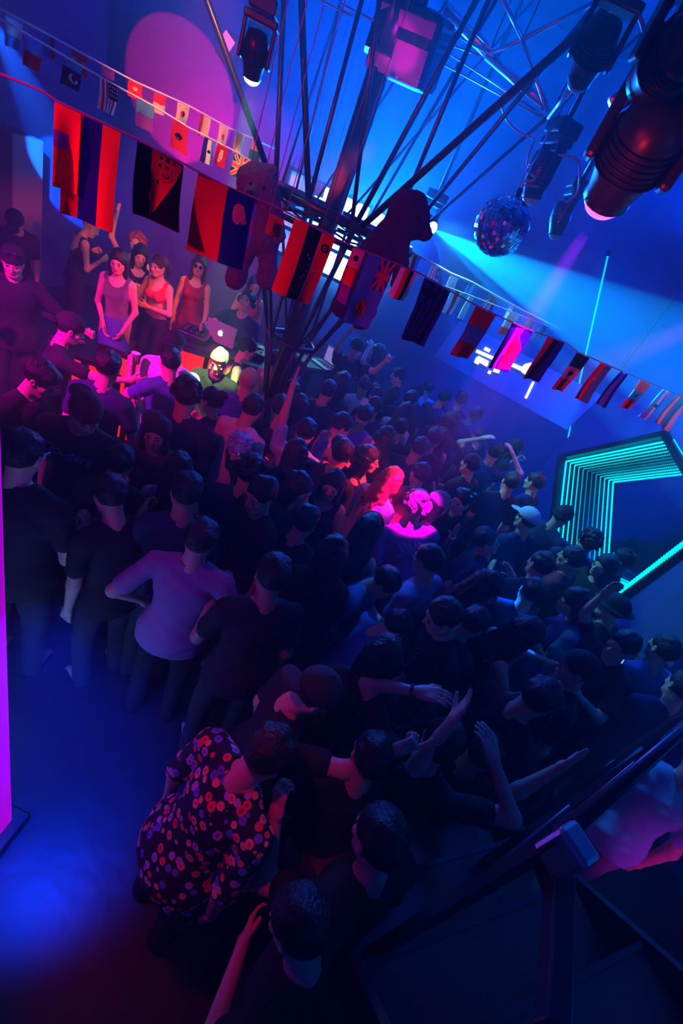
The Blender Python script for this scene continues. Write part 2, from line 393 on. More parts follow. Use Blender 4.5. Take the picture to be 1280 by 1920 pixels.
def blob_mesh(key, r, m, h=None):
    if key in CACHE: return CACHE[key]
    bm = bmesh.new(); bmesh.ops.create_uvsphere(bm, u_segments=10, v_segments=7, radius=1)
    for v in bm.verts: v.co = Vector((v.co.x * r[0], v.co.y * r[1], v.co.z * r[2]))
    for q in bm.faces: q.smooth = True
    me = bpy.data.meshes.new(key); bm.to_mesh(me); bm.free(); me.materials.append(m); CACHE[key] = me; return me

ARMS = {  # elbow dir, wrist dir (x outward, y forward, z up), hand curl
 'down': ((.16, -.05, -1), (.02, .3, -1), 'relaxed'), 'bent': ((.25, .05, -1), (-.25, .95, .1), 'grip'), 'cup': ((.3, .2, -.95), (-.25, .7, .7), 'grip'),
 'up': ((.45, .45, .8), (-.15, .15, 1), 'open'), 'high': ((.2, .2, 1), (.1, .15, 1), 'open'), 'over': ((.85, .25, .55), (-.75, .05, .6), 'relaxed'),
 'side': ((1, .1, -.15), (.9, .3, .2), 'relaxed'), 'fwd': ((.2, .9, -.15), (0, 1, .2), 'relaxed'), 'fwdup': ((.25, .85, .3), (0, .5, .9), 'point'),
 'cross': ((.3, .35, -.9), (-.9, .45, .1), 'relaxed'), 'clap': ((.3, .4, -.8), (-.5, .75, .5), 'open'), 'phone': ((.25, .5, -.5), (-.1, .5, 1), 'grip'), 'hip': ((.55, -.25, -.75), (-.45, .55, -.6), 'relaxed')}
def rotm(yaw=0, pitch=0, roll=0):
    return np.array(Matrix.Rotation(math.radians(yaw), 3, 'Z') @ Matrix.Rotation(math.radians(-pitch), 3, 'X') @ Matrix.Rotation(math.radians(roll), 3, 'Y'))
def nrm(v): v = np.asarray(v, float); return v / np.linalg.norm(v)
BASES = []
NPERSON = [0]
def person(label, px, py, s=1.0, floor=0.0, yaw=0, lean=6, side=0, hy=0, hp=8, arms=('down', 'down'), top='shirt', tc='black', bottom='trousers', bc='charcoal',
           hair='short', hc='black', cap=None, capc='black', fem=False, skin=0, res=.018, hres=.0075, face=False, build=1.0, group='crowd on the dance floor', Y=None, extra=None, sleeve=.62, d=None, hz=None):
    """px, py: where the head is aimed at in the frame; the feet stand on floor level `floor`."""
    NPERSON[0] += 1; seed = NPERSON[0]
    Rt = rotm(0, lean, side); up = Rt @ V3(0, 0, 1); H = V3(0, 0, .95)
    def T(x, y, z): return H + Rt @ V3(x, y, z)
    Rh = rotm(hy, hp, side * .5); neck = T(0, -.012, .50); hc_ = neck + Rh @ V3(0, .03, .165)
    # stand the figure so that its head sits on that line of sight at its own height
    zt = floor + s * hc_[2]; base = P(px, py, z=zt)
    def gap(q): return min([math.hypot(q.x - b_[0], q.y - b_[1]) for b_ in BASES] + [9])
    if gap(base) < .34:       # dancers do not stand in one another: take the nearest free spot
        tries = [P(px + r_ * math.cos(t_), py + r_ * math.sin(t_), z=zt) for r_ in (9, 17, 25) for t_ in [k * math.pi / 6 for k in range(12)]]
        free = [q for q in tries if gap(q) > .34]; base = free[0] if free else max(tries, key=gap)
    yaw = yaw - math.degrees(math.atan2(base.x, base.y))      # yaw is given against the line of sight
    Rz = rotm(yaw); off = Rz @ (hc_ * s); loc = Vector((base.x - off[0], base.y - off[1], floor))
    BASES.append((base.x, base.y, NPERSON[0] - 1))
    root = empty('person', loc, math.radians(yaw)); root.scale = (s, s, s)
    tag(root, label, 'person', group)
    b = build; sw = (.152 if fem else .178) * b; sk = (SKIN, SKIN2)[skin]
    J = {}
    for i, sx in enumerate((-1, 1)):
        a = arms[i]; e, w_, curl = ARMS[a] if isinstance(a, str) else a
        sh = T(sx * sw, -.012, .437); el = sh + Rt @ (nrm((e[0] * sx, e[1], e[2])) * .285); wd = Rt @ nrm((w_[0] * sx, w_[1], w_[2])); wr = el + wd * .25
        J[sx] = (sh, el, wr, wd, curl)
    allp = np.array([p for sx in J for p in J[sx][:3]] + [hc_, V3(-.25, -.2, 0), V3(.25, .25, 0), T(0, 0, 0)])
    lo = allp.min(0) - .12; hi = allp.max(0) + .12; lo[2] = -.0
    f = Field(lo, hi, res); leg = {}
    def torso(g, o, k=.04):
        g.ell(T(0, 0, -.01), ((.155 if not fem else .16) * b + o, .108 * b + o, .13 + o), Rt, k=k).ell(T(0, .0, .17), ((.138 if not fem else .118) * b + o, .098 * b + o, .17), Rt, k=k)
        g.ell(T(0, .002, .34), ((.16 if not fem else .14) * b + o, .108 * b + o, .165 + o), Rt, k=k)
        if fem:
            for sx in (-1, 1): g.ell(T(sx * .066, .088, .33), (.055 + o * .6, .052 + o * .6, .055 + o * .6), Rt, k=.02)
        g.cap(T(-sw + .02, -.012, .445), T(sw - .02, -.012, .445), .047 + o, k=k)
        for sx in (-1, 1): g.cap(T(sx * sw * .75, -.015, .46), T(0, -.015, .53), .034 + o, .03 + o, k=k)
    torso(f, 0)
    f.cap(neck, hc_ + Rh @ V3(0, -.02, -.06), .05 if not fem else .042, .045 if not fem else .038, k=.03)
    for sx in (-1, 1):
        sh, el, wr, wd, curl = J[sx]; ar = .88 if fem else 1.0
        f.cap(sh, el, .05 * ar, .039 * ar, k=.03).cap(el, wr, .039 * ar, .025 * ar, k=.02)
        hp_ = H + V3(sx * .09, 0, -.04); kn = V3(sx * .115, .03, .5); an = V3(sx * .12, -.02, .085); leg[sx] = (hp_, kn, an)
        f.cap(hp_, kn, .085, .054, k=.03).cap(kn, an, .054, .036, k=.02).cap(an, an + V3(sx * .015, .15, -.045), .036, .03, k=.02)
    parts = [f.mesh()]
    Mh = np.eye(4); Mh[:3, :3] = Rh; Mh[:3, 3] = hc_; parts.append(xf(head_np(fem, hres), Mh))
    for sx in (-1, 1):
        sh, el, wr, wd, curl = J[sx]; z = wd; n = Rt @ V3(-sx * 1.0, .3, .1); n = nrm(n - z * (n @ z)); x = np.cross(n, z)
        # thumb side: forward/up
        M = np.eye(4); M[:3, 1] = n; M[:3, 2] = z; M[:3, 0] = x * (1 if (x @ (Rt @ V3(0, 1, .6))) > 0 else -1); M[:3, :3] *= (.92 if fem else 1.0); M[:3, 3] = wr + wd * .02
        parts.append(xf(hand_np(curl, hres), M)); J[sx] += (M,)
    me = from_np('person_body', *join_np(parts)); link('body', me, sk, root)
    fab = FAB[tc]
    if top:
        g = Field(lo - .03, hi + .03, res * .85); o = .013
        torso(g, o if top not in ('tank', 'dress', 'bra') else .007)
        hem = {'shirt': -.12, 'long': -.12, 'tank': -.06, 'crop': .14, 'bra': .26, 'dress': -.38}[top]
        if top in ('shirt', 'long'): g.ell(T(0, 0, -.06), (.198 * b, .152 * b, .24), Rt, k=.05)
        if top == 'dress': g.cap(T(0, 0, -.02), H + V3(0, .02, -.36), .15, .2, k=.05)
        if top in ('shirt', 'long', 'crop'):
            for sx in (-1, 1):
                sh, el, wr = J[sx][:3]
                g.cap(T(sx * (sw - .03), -.012, .44), sh, .054, .061, k=.03)
                if top == 'long': g.cap(sh, el, .062, .052, k=.03).cap(el, el + (wr - el) * .92, .052, .038, k=.02)
                else: g.cap(sh, sh + (el - sh) * sleeve, .060, .060, k=.02)
            g.cap(T(0, -.005, .52), T(0, .0, .62), .066, .08, k=.01, sub=True)
        else:
            for sx in (-1, 1): g.ell(T(sx * (sw + .03), -.01, .42), (.062, .075, .11), Rt, k=.02, sub=True)
            g.ell(T(0, .03, .54), (.095, .13, .13 if top != 'bra' else .19), Rt, k=.015, sub=True)
            if top == 'bra' or seed % 2: g.ell(T(0, -.12, .43), (.12, .07, .15), Rt, k=.02, sub=True)
        g.wrinkle(.004 if top != 'bra' else .001, 34, seed)
        hp0 = T(0, 0, hem); g.plane(hp0, -up)
        o_ = link({'shirt': 'shirt', 'long': 'long_sleeved_shirt', 'tank': 'tank_top', 'crop': 'crop_top', 'bra': 'halter_top', 'dress': 'dress'}[top], from_np('garment', *g.mesh()), fab, root)
        if extra == 'floral': o_.data.materials.clear(); o_.data.materials.append(floral())
    if bottom:
        g = Field((-.32, -.25, .0), (.32, .3, 1.05), res)
        g.ell(H + V3(0, 0, -.01), ((.155 if not fem else .16) * b + .01, .118 * b, .125), k=.04)
        for sx in (-1, 1):
            hp_, kn, an = leg[sx]
            if bottom == 'trousers': g.cap(hp_, kn, .096, .07, k=.03).cap(kn, an, .07, .058, k=.02)
            elif bottom == 'shorts': g.cap(hp_, hp_ + (kn - hp_) * .45, .1, .088, k=.03)
        if bottom == 'skirt': g.cap(H + V3(0, 0, -.1), H + V3(0, .01, -.32), .14, .19, k=.03)
        g.plane((0, 0, 1.0), (0, 0, 1)); g.plane((0, 0, .05 if bottom == 'trousers' else (.6 if bottom == 'skirt' else .4)), (0, 0, -1)); g.wrinkle(.004, 30, seed)
        link(bottom, from_np('garment', *g.mesh()), FAB[bc], root)
    Rh4 = Matrix(Mh.tolist())
    if 'shoe' not in CACHE:
        g = Field((-.08, -.1, -.02), (.08, .24, .13), .01); g.cap((0, 0, .07), (0, 0, .045), .045, .048, k=.03).cap((0, -.01, .035), (0, .13, .03), .045, .042, k=.03).plane((0, 0, .002), (0, 0, -1)).plane((0, 0, .1), (0, 0, 1))
        sm_ = from_np('shoe', *g.mesh()); sm_.materials.append(PLASTIC); CACHE['shoe'] = sm_
    for sx in (-1, 1):
        o = bpy.data.objects.new('shoe', CACHE['shoe']); C.objects.link(o); o.parent = root; o.location = (sx * .12, -.02, 0); o.rotation_euler = (0, 0, -sx * .1)
    def hang(name, me_, M4):
        o = bpy.data.objects.new(name, me_); C.objects.link(o); o.parent = root; o.matrix_local = M4; return o
    if cap:
        hang('cap', cap_mesh(cap, capc), Rh4)
        if hair and hair != 'bald': hang('hair', hair_mesh(hair, fem, hc, seed), Rh4 @ Matrix.Diagonal((.985, .985, .96, 1)))
    elif hair and hair != 'bald': hang('hair', hair_mesh(hair, fem, hc, seed), Rh4)
    if face:
        for sx in (-1, 1):
            hang('eye', blob_mesh('eye_white', (.0115, .005, .0065), EYE), Rh4 @ Matrix.Translation((sx * .031, .0865, .003)))
            hang('eyebrow', blob_mesh('brow' + hc, (.017, .004, .0035), HAIR[hc]), Rh4 @ Matrix.Translation((sx * .031, .0875, .025)) @ Matrix.Rotation(-sx * .15, 4, 'Z'))
        hang('lips', blob_mesh('lips', (.019, .006, .008), LIP), Rh4 @ Matrix.Translation((0, .0905, -.056)))
    root_m = Matrix.Translation(loc) @ Matrix.Rotation(math.radians(yaw), 4, 'Z') @ Matrix.Scale(s, 4)
    res_ = {'root': root, 'M': root_m, 'hand': {}, 'head': root_m @ Rh4, 'T': lambda x, y, z: root_m @ Vector(T(x, y, z)), 'J': J}
    for i, sx in enumerate((-1, 1)):
        res_['hand'][i] = root_m @ Matrix(J[sx][5].tolist())
    return res_
def floral():
    if 'floral' in MATS: return MATS['floral']
    m = bpy.data.materials.new('floral_cloth'); m.use_nodes = True; n = m.node_tree; b = n.nodes['Principled BSDF']; b.inputs['Roughness'].default_value = .85
    tc = n.nodes.new('ShaderNodeTexCoord'); v = n.nodes.new('ShaderNodeTexVoronoi'); v.inputs['Scale'].default_value = 26; v.inputs['Randomness'].default_value = .9
    n.links.new(tc.outputs['Object'], v.inputs['Vector'])
    r1 = n.nodes.new('ShaderNodeValToRGB'); r1.color_ramp.interpolation = 'CONSTANT'; e = r1.color_ramp.elements
    e[0].position = 0; e[0].color = (.9, .45, .3, 1); e[1].position = .35; e[1].color = (.15, .3, .75, 1); x = e.new(.55); x.color = (.8, .1, .1, 1); x = e.new(.78); x.color = (.5, .5, .7, 1)
    sp = n.nodes.new('ShaderNodeSeparateColor'); n.links.new(v.outputs['Color'], sp.inputs[0]); n.links.new(sp.outputs[0], r1.inputs[0])
    r2 = n.nodes.new('ShaderNodeValToRGB'); r2.color_ramp.interpolation = 'CONSTANT'; e = r2.color_ramp.elements
    e[0].position = 0; e[0].color = (1, 1, 1, 1); e[1].position = .44; e[1].color = (0, 0, 0, 1); x = e.new(.1); x.color = (0, 0, 0, 1); x = e.new(.16); x.color = (1, 1, 1, 1)
    n.links.new(v.outputs['Distance'], r2.inputs[0])
    mx = n.nodes.new('ShaderNodeMix'); mx.data_type = 'RGBA'; mx.inputs[6].default_value = (.012, .012, .03, 1)
    n.links.new(r2.outputs[0], mx.inputs[0]); n.links.new(r1.outputs[0], mx.inputs[7]); n.links.new(mx.outputs[2], b.inputs['Base Color'])
    MATS['floral'] = m; return m
# ---------------------------------------------------------------- the room
WALL = mat('dark_blue_wall_paint', (.045, .09, .3), .75, bump=.15, bscale=6, var=.25)
CEIL = mat('black_ceiling', (.012, .03, .09), .8, bump=.3, bscale=5)
FLOOR = mat('dark_club_floor', (.017, .012, .018), .38, bump=.12, bscale=9, var=.5)
def struct(o): o['kind'] = 'structure'; return o
HT = 5.9; YB = 8.3; XL = -6.2
def wx(y): return 4.2 - .15 * y          # the right wall leans inwards towards the back
m = MB(); m.box((-.8, 3.6, -.06), (11.4, 10.0, .12)); struct(m.build('floor', FLOOR))
m = MB(); m.box((-.8, 3.6, HT + .06), (11.4, 10.0, .12)); struct(m.build('ceiling', CEIL))
m = MB(); m.box((-1.6, YB + .08, HT / 2), (9.4, .16, HT)); struct(m.build('wall_back', WALL))
m = MB(); m.box((XL - .08, 3.6, HT / 2), (.16, 9.6, HT)); struct(m.build('wall_left', WALL))
m = MB(); m.box((-.8, -1.28, HT / 2), (11, .16, HT)); struct(m.build('wall_front', WALL))
# right wall with the opening for the light frame
wn = Vector((-1, -.15, 0)).normalized(); wp = Vector((4.2, 0, 0))
def onwall(px, py, off=0.0):
    r = ray(px, py); t = (wp + wn * off - CAM).dot(wn) / r.dot(wn); return CAM + r * t
hole = [onwall(1056, 862), onwall(1246, 822), onwall(1340, 985), onwall(1181, 1106), onwall(1036, 1034)]
outer = [Vector((wx(YB), YB, 0)), Vector((wx(YB), YB, HT)), Vector((wx(-1.2), -1.2, HT)), Vector((wx(-1.2), -1.2, 0))]
m = MB()
O = outer; Hh = hole
for a in ((O[0], O[1], Hh[0], Hh[4]), (O[1], O[2], Hh[1], Hh[0]), (O[2], O[3], Hh[2], Hh[1]), (O[3], O[0], Hh[3], Hh[2]), (O[0], Hh[4], Hh[3])):
    m.prism(a, -wn * .1)
struct(m.build('wall_right', WALL))

# light frame: five sided, an LED loop, its reflections built as dimmer glowing rows behind, dark mirror at the back
LED = mat('led_teal', (.1, .5, .45), .4, emit=(0.0, .75, .62), es=3.0)
LED_AND_REFL = [mat('led_teal_and_reflection_%d' % k, (.05, .3, .3), .4, emit=(0.0, .62, .62), es=e) for k, e in enumerate((4, 3, 2.2, 1.5, .9, .5))]
MIRR = mat('smoked_mirror', (.75, .78, .88), .03, 1.0)
cen = sum(hole, Vector()) / 5
fr = empty('infinity_light_frame', cen - Vector((0, 0, cen.z - .5))); fr.location = cen
tag(fr, 'five-sided teal LED light frame with smoked mirror set into the right wall', 'light frame')
def rel(p): return Vector(p) - cen
n5 = 5
m = MB()
for i in range(n5):
    a, b = hole[i], hole[(i + 1) % n5]; d = (b - a).normalized(); q = d.cross(wn).normalized() * .05
    if (cen - a).dot(q) > 0: q = -q
    m.prism([rel(a - d * .04), rel(b + d * .04), rel(b + q * 1.6 + d * .06), rel(a + q * 1.6 - d * .06)], wn * .07)
m.build('outer_frame', DARK, fr)
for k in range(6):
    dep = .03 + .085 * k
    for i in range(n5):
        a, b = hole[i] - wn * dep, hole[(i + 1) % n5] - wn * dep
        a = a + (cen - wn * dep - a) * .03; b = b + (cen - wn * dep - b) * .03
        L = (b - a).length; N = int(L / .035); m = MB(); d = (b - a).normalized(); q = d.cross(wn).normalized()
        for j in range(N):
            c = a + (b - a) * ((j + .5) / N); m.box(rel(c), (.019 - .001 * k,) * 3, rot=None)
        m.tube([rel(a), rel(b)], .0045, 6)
        tag(m.build('led_and_reflection_row', LED_AND_REFL[k], fr))
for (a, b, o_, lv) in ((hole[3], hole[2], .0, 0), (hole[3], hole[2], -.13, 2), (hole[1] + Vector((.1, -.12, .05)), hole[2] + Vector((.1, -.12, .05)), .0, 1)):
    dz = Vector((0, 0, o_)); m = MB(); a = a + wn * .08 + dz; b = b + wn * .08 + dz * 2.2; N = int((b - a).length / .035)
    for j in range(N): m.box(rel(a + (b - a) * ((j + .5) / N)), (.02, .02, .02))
    m.tube([rel(a), rel(b)], .006, 6); m.build('led_and_reflection_row', LED_AND_REFL[lv], fr)
m = MB(); m.poly([rel(p - wn * .5) for p in hole]); m.build('mirror_pane', MIRR, fr)
m = MB()
for i in range(n5):
    a, b = hole[i], hole[(i + 1) % n5]; m.poly([rel(a), rel(b), rel(b - wn * .5), rel(a - wn * .5)])
m.build('side_panel', DARK, fr)
# long LED tubes leaning on the right wall
TEALT = mat('led_tube', (.2, .6, .6), .4, emit=(0.0, .55, .75), es=1.5)
for (a, b, lb) in (((1139, 480), (1084, 726), 'thin teal LED tube rising up the right wall above the banner screen'), ((1072, 786), (1057, 856), 'short teal LED tube on the wall between banner screen and light frame')):
    A, B = P(*a, Y=8.24), P(*b, Y=8.24); m = MB(); m.tube([A, B], .012, 8); m.tube([A + (A - B).normalized() * .08, A], .03, 6, mi=1)
    o = m.build('led_tube', TEALT, origin=A); o.data.materials.append(DARK); tag(o, lb, 'light tube', 'teal tubes on the right wall')

# banner screen with projected signs
scr = [P(862, 602, Y=7.2), P(1128, 742, Y=6.3), P(1062, 806, Y=6.3), P(812, 668, Y=7.2)]
SCRM = mat('banner_fabric', (.05, .2, .5), .7)
so = empty('hanging_screen', scr[0]); tag(so, 'pale blue hanging screen with white arrow and pointing hand signs', 'screen')
m = MB(); nn = (scr[1] - scr[0]).cross(scr[3] - scr[0]).normalized(); nn = nn if nn.dot(CAM - scr[0]) > 0 else -nn
m.prism([p - scr[0] for p in scr], -nn * .04); m.build('panel', SCRM, so)
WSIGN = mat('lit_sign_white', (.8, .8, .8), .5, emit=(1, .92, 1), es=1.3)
def onscr(px, py, off=.01):
    r = ray(px, py); t = (scr[0] + nn * off - CAM).dot(nn) / r.dot(nn); return CAM + r * t - scr[0]
def bar(m, a, b, w_, off=.012):
    a = onscr(*a, off); b = onscr(*b, off); d = (b - a).normalized(); q = d.cross(nn).normalized() * w_
    m.prism([a + q, b + q, b - q, a - q], nn * .012)
m = MB()
for a, b in (((893, 658), (925, 672)), ((895, 670), (915, 680)), ((908, 653), (918, 658)), ((890, 677), (898, 681)), ((892, 672), (914, 685)), ((925, 694), (936, 697)), ((915, 697), (920, 699))): bar(m, a, b, .022)
m.build('wave_sign', WSIGN, so)
m = MB(); bar(m, (956, 682), (978, 692), .025)
hand = [(975, 690), (985, 682), (996, 680), (1000, 686), (992, 684), (1002, 688), (1003, 693), (994, 691), (1000, 697), (992, 700), (984, 702), (978, 698)]
m.prism([onscr(*p, .012) for p in hand], nn * .012); m.build('pointing_hand_sign', WSIGN, so)
m = MB(); bar(m, (1000, 716), (985, 747), .016); m.build('bar_sign', WSIGN, so)
for p, r in ((scr[0], 0), (scr[1], 1)):
    m = MB(); m.tube([p - scr[0], Vector((p.x, p.y, HT)) - scr[0]], .008, 6); m.build('hanging_wire', DARK, so)

# dj stage, desks
STG = mat('stage_black', (.03, .03, .035), .5, bump=.1)
m = MB(); m.box((-3.7, 6.45, .125), (5.0, 3.6, .25), bev=.01); m.box((.1, 7.3, .125), (2.59, 1.9, .25), bev=.01)
tag(m.build('stage', STG), 'low black stage along the back wall under the dancers', 'stage', kind='structure')
REDP = mat('red_backlight', (.5, .02, .02), .6, emit=(1.0, .015, .01), es=1.1)
def desk(name, A, B, depth, z0, z1, label, lit=True):
    A = Vector((A[0], A[1], z0)); B = Vector((B[0], B[1], z0)); d = B - A; L = d.length; rz = math.atan2(d.y, d.x)
    r = empty(name, A, rz); tag(r, label, 'desk')
    h = z1 - z0
    m = MB(); m.box((L / 2, depth / 2, h - .03), (L, depth, .05), bev=.006); m.box((L / 2, depth / 2, h + .005), (L - .04, depth - .04, .01)); m.build('desk_top', STG, r)
    for x in (.04, L * .34, L * .67, L - .04):
        for y in (.04, depth - .04):
            m = MB(); m.box((x, y, (h - .05) / 2), (.05, .05, h - .06), bev=.004); m.build('leg', DARK, r)
    m = MB(); m.box((L / 2, .03, h * .55), (L - .06, .02, .04)); m.box((L / 2, .03, .1), (L - .06, .02, .04)); m.build('cross_bar', DARK, r)
    if lit:
        m = MB(); m.box((L / 2, depth - .1, h * .46), (L - .1, .02, h * .8)); m.build('red_light_panel', REDP, r)
    return r
dA = P(322, 628, z=1.53); dB = P(520, 690, z=1.53)
desk('dj_desk', (dA.x, dA.y), (dB.x, dB.y), .5, 0, 1.45, 'black DJ desk glowing red underneath at the left of the stage')
eA = P(575, 690, z=1.3); eB = P(690, 712, z=1.3)
desk('dj_desk', (eA.x, eA.y), (eB.x, eB.y), .5, .0, 1.3, 'dark DJ desk in blue haze right of the truss tower', lit=False)
for q, (u, lb) in enumerate(((250, 'red glowing lattice railing beneath the sequinned dancer'), (160, 'red glowing lattice railing at the left end of the stage'))):
    a = P(u - 62, 640, z=1.15); b = P(u + 62, 690, z=1.15); d = b - a
    r = empty('lit_railing', (a.x, a.y, 0), math.atan2(d.y, d.x)); tag(r, lb, 'railing', 'red lit railings of the stage'); L = Vector((d.x, d.y)).length
    m = MB(); m.box((L / 2, .06, .55), (L, .02, 1.0)); m.build('red_light_panel', REDP, r)
    m = MB(); m.box((L / 2, 0, 1.1), (L, .06, .05), bev=.004); m.build('top_rail', DARK, r)
    for k in range(5):
        m = MB(); m.box((L * k / 4, 0, .54), (.07, .03, 1.08)); m.build('upright', DARK, r)

ALU = mat('laptop_silver', (.55, .57, .6), .35, .6); GLOW = mat('laptop_logo', (.9, .9, .9), .4, emit=(1, .98, .9), es=1.6)
SCREEN = mat('laptop_screen', (.1, .1, .15), .3, emit=(.35, .3, .9), es=.6)
def laptop(loc, rz, label, open_deg=105):
    r = empty('laptop', loc, rz); tag(r, label, 'laptop')
    m = MB(); m.box((0, 0, .01), (.34, .24, .016), bev=.004); base_ = m.build('base', ALU, r)
    m = MB(); m.box((0, -.02, .019), (.28, .11, .003)); m.build('keyboard', PLASTIC, base_)
    R = Matrix.Rotation(math.radians(open_deg - 90), 3, 'X'); up = Vector((0, math.sin(math.radians(-(open_deg - 90))) * -1, math.cos(math.radians(open_deg - 90))))
    c = Vector((0, -.12, .018)) + Vector((0, -.03, .115))
    Rr = Matrix.Rotation(math.radians(15), 3, 'X')
    m = MB(); m.box(c, (.34, .008, .235), rot=None, bev=.003); lid = m.build('screen_lid', ALU, r)
    # apple shaped lit mark on the back of the lid
    pts = [(.0, .026), (.014, .030), (.026, .022), (.021, .012), (.021, .0), (.028, -.008), (.018, -.026), (.008, -.03), (0, -.027), (-.008, -.03), (-.02, -.024), (-.029, -.004), (-.026, .018), (-.014, .030)]
    m = MB(); m.prism([(x, c.y - .0052, c.z + z) for x, z in pts], (0, -.0015, 0)); m.prism([(.001, c.y - .0052, c.z + .034), (.012, c.y - .0052, c.z + .048), (.004, c.y - .0052, c.z + .046)], (0, -.0015, 0)); m.build('lit_mark', GLOW, lid)
    m = MB(); m.box(c + Vector((0, .0052, 0)), (.31, .002, .2)); m.build('display', SCREEN, lid)
    return r
lp = P(414, 636, z=1.5); laptop((lp.x, lp.y + .05, 1.462), math.radians(8), 'silver laptop with glowing mark on its lid on the red lit DJ desk')
lp2 = P(606, 684, z=1.32); laptop((lp2.x, lp2.y, 1.312), math.radians(150), 'silver laptop lying open on the dark desk in the blue haze')
def mixer(px, py, z, rz, label, cat='mixer'):
    p = P(px, py, z=z); r = empty('dj_mixer', (p.x, p.y, z), rz); tag(r, label, cat)
    m = MB(); m.box((0, 0, .035), (.32, .36, .07), bev=.008); cs = m.build('case', PLASTIC, r)
    for k in range(8):
        m = MB(); m.lathe([(.011, .07), (.011, .085), (.009, .087)], 10, Matrix.Translation((-.1 + .065 * (k % 4), -.08 + .09 * (k // 4), 0))); m.build('knob', BRIGHTSTEEL, cs)
    m = MB(); m.lathe([(.1, .07), (.1, .082), (.09, .084), (.02, .084), (.015, .088)], 24, Matrix.Translation((0, .08, 0))); m.build('jog_wheel', DARK, cs)
mixer(366, 632, 1.462, .2, 'black DJ deck with knobs left of the laptop on the red lit desk')
mixer(475, 662, 1.462, .2, 'black DJ deck beside the laptop nearest the truss tower')
mixer(640, 700, 1.312, .2, 'black DJ deck on the dark desk in the blue haze')

# wall of bright panes behind the tower
PANE = mat('lamp_pane', (.8, .9, 1), .5, emit=(.2, .85, 1.0), es=9.0); PANE2 = mat('lamp_pane_dim', (.4, .6, .9), .5, emit=(.02, .35, .9), es=1.0)
po = P(700, 400, Y=8.1); pw = empty('window_wall', po); tag(pw, 'tall lattice of glowing white panes on the back wall behind the tower', 'light panel')
x0, x1, z0, z1 = -2.5, -1.05, 2.2, 3.45; NX, NZ = 4, 3
x0, x1, z0, z1 = P(530, 370, Y=8.1).x, P(735, 450, Y=8.1).x, P(670, 545, Y=8.1).z, P(670, 375, Y=8.1).z
for i in range(NX):
    for j in range(NZ):
        a = x0 + (x1 - x0) * i / NX; b = x0 + (x1 - x0) * (i + 1) / NX; c = z0 + (z1 - z0) * j / NZ; d = z0 + (z1 - z0) * (j + 1) / NZ
        m = MB(); m.box(Vector(((a + b) / 2, 8.12, (c + d) / 2)) - po, (b - a - .04, .03, d - c - .04)); m.build('pane', PANE if i >= 1 else PANE2, pw)
m = MB()
for i in range(NX + 1): m.box(Vector((x0 + (x1 - x0) * i / NX, 8.09, (z0 + z1) / 2)) - po, (.05, .08, z1 - z0 + .05))
for j in range(NZ + 1): m.box(Vector(((x0 + x1) / 2, 8.085, z0 + (z1 - z0) * j / NZ)) - po, (x1 - x0 + .05, .07, .05))
m.build('lattice', DARK, pw)

# magenta light column near the camera at the left, on the floor
COLM = mat('led_magenta', (.5, .05, .5), .5, emit=(.45, 0.0, .6), es=.8); COLB = mat('led_blue_white', (.6, .7, 1), .5, emit=(.1, .3, 1.0), es=9.0)
b0 = P(10, 1592, z=.03); cl = empty('light_column', (b0.x - .17, b0.y + .0, 0)); tag(cl, 'tall magenta LED column glowing blue-white low down at the left edge', 'light column')
m = MB(); m.box((0, 0, .03), (.34, .34, .06), bev=.01); m.build('base', PLASTIC, cl)
m = MB(); m.box((0, .0, 1.7), (.22, .22, 3.28), bev=.01); m.build('magenta_tube', COLM, cl)
m = MB(); m.box((-.03, 0, .62), (.24, .24, .8), bev=.06); m.build('blue_white_tube', COLB, cl)
spot('column_floor_fill', (cl.location.x + .25, cl.location.y + .1, 1.9), (-.75, 1.15, 0), (0.0, .03, 1.0), 620, 50, .9, .12)  # unseen spot added to spread the column's blue over the floor
area('column_lamp', (cl.location.x + .16, cl.location.y + .1, .8), (.4, 1.6, .3), (.0, .04, 1.0), 2, .25, 1.2)
# ---------------------------------------------------------------- truss tower
TX, TY = -1.22, 4.6; ax = P(627, 400, Y=TY); R1, Z1 = .74, 3.16; R2, Z2 = .26, 2.0
tw = empty('truss_tower', (TX, TY, 0)); tag(tw, 'blue-black steel truss tower with rods fanning up to the ceiling', 'tower')
def tl(p): return Vector(p) - Vector((TX, TY, 0))
m = MB(); m.tube([(0, 0, 0), (0, 0, 4.2)], .085, 14); m.tube([(0, 0, 4.2), (0, 0, 4.5), (0, 0, HT)], .17, 6); m.build('central_column', STEEL, tw)
def ringpts(R, z, n=32): return [(R * math.cos(2 * math.pi * k / n), R * math.sin(2 * math.pi * k / n), z) for k in range(n + 1)]
m = MB(); m.tube(ringpts(R1, Z1), .035, 8, caps=False); m.tube(ringpts(R1, Z1 - .14), .022, 8, caps=False); m.build('upper_ring', STEEL, tw)
m = MB(); m.tube(ringpts(R2, Z2, 6), .024, 8, caps=False); m.build('lower_ring', STEEL, tw)
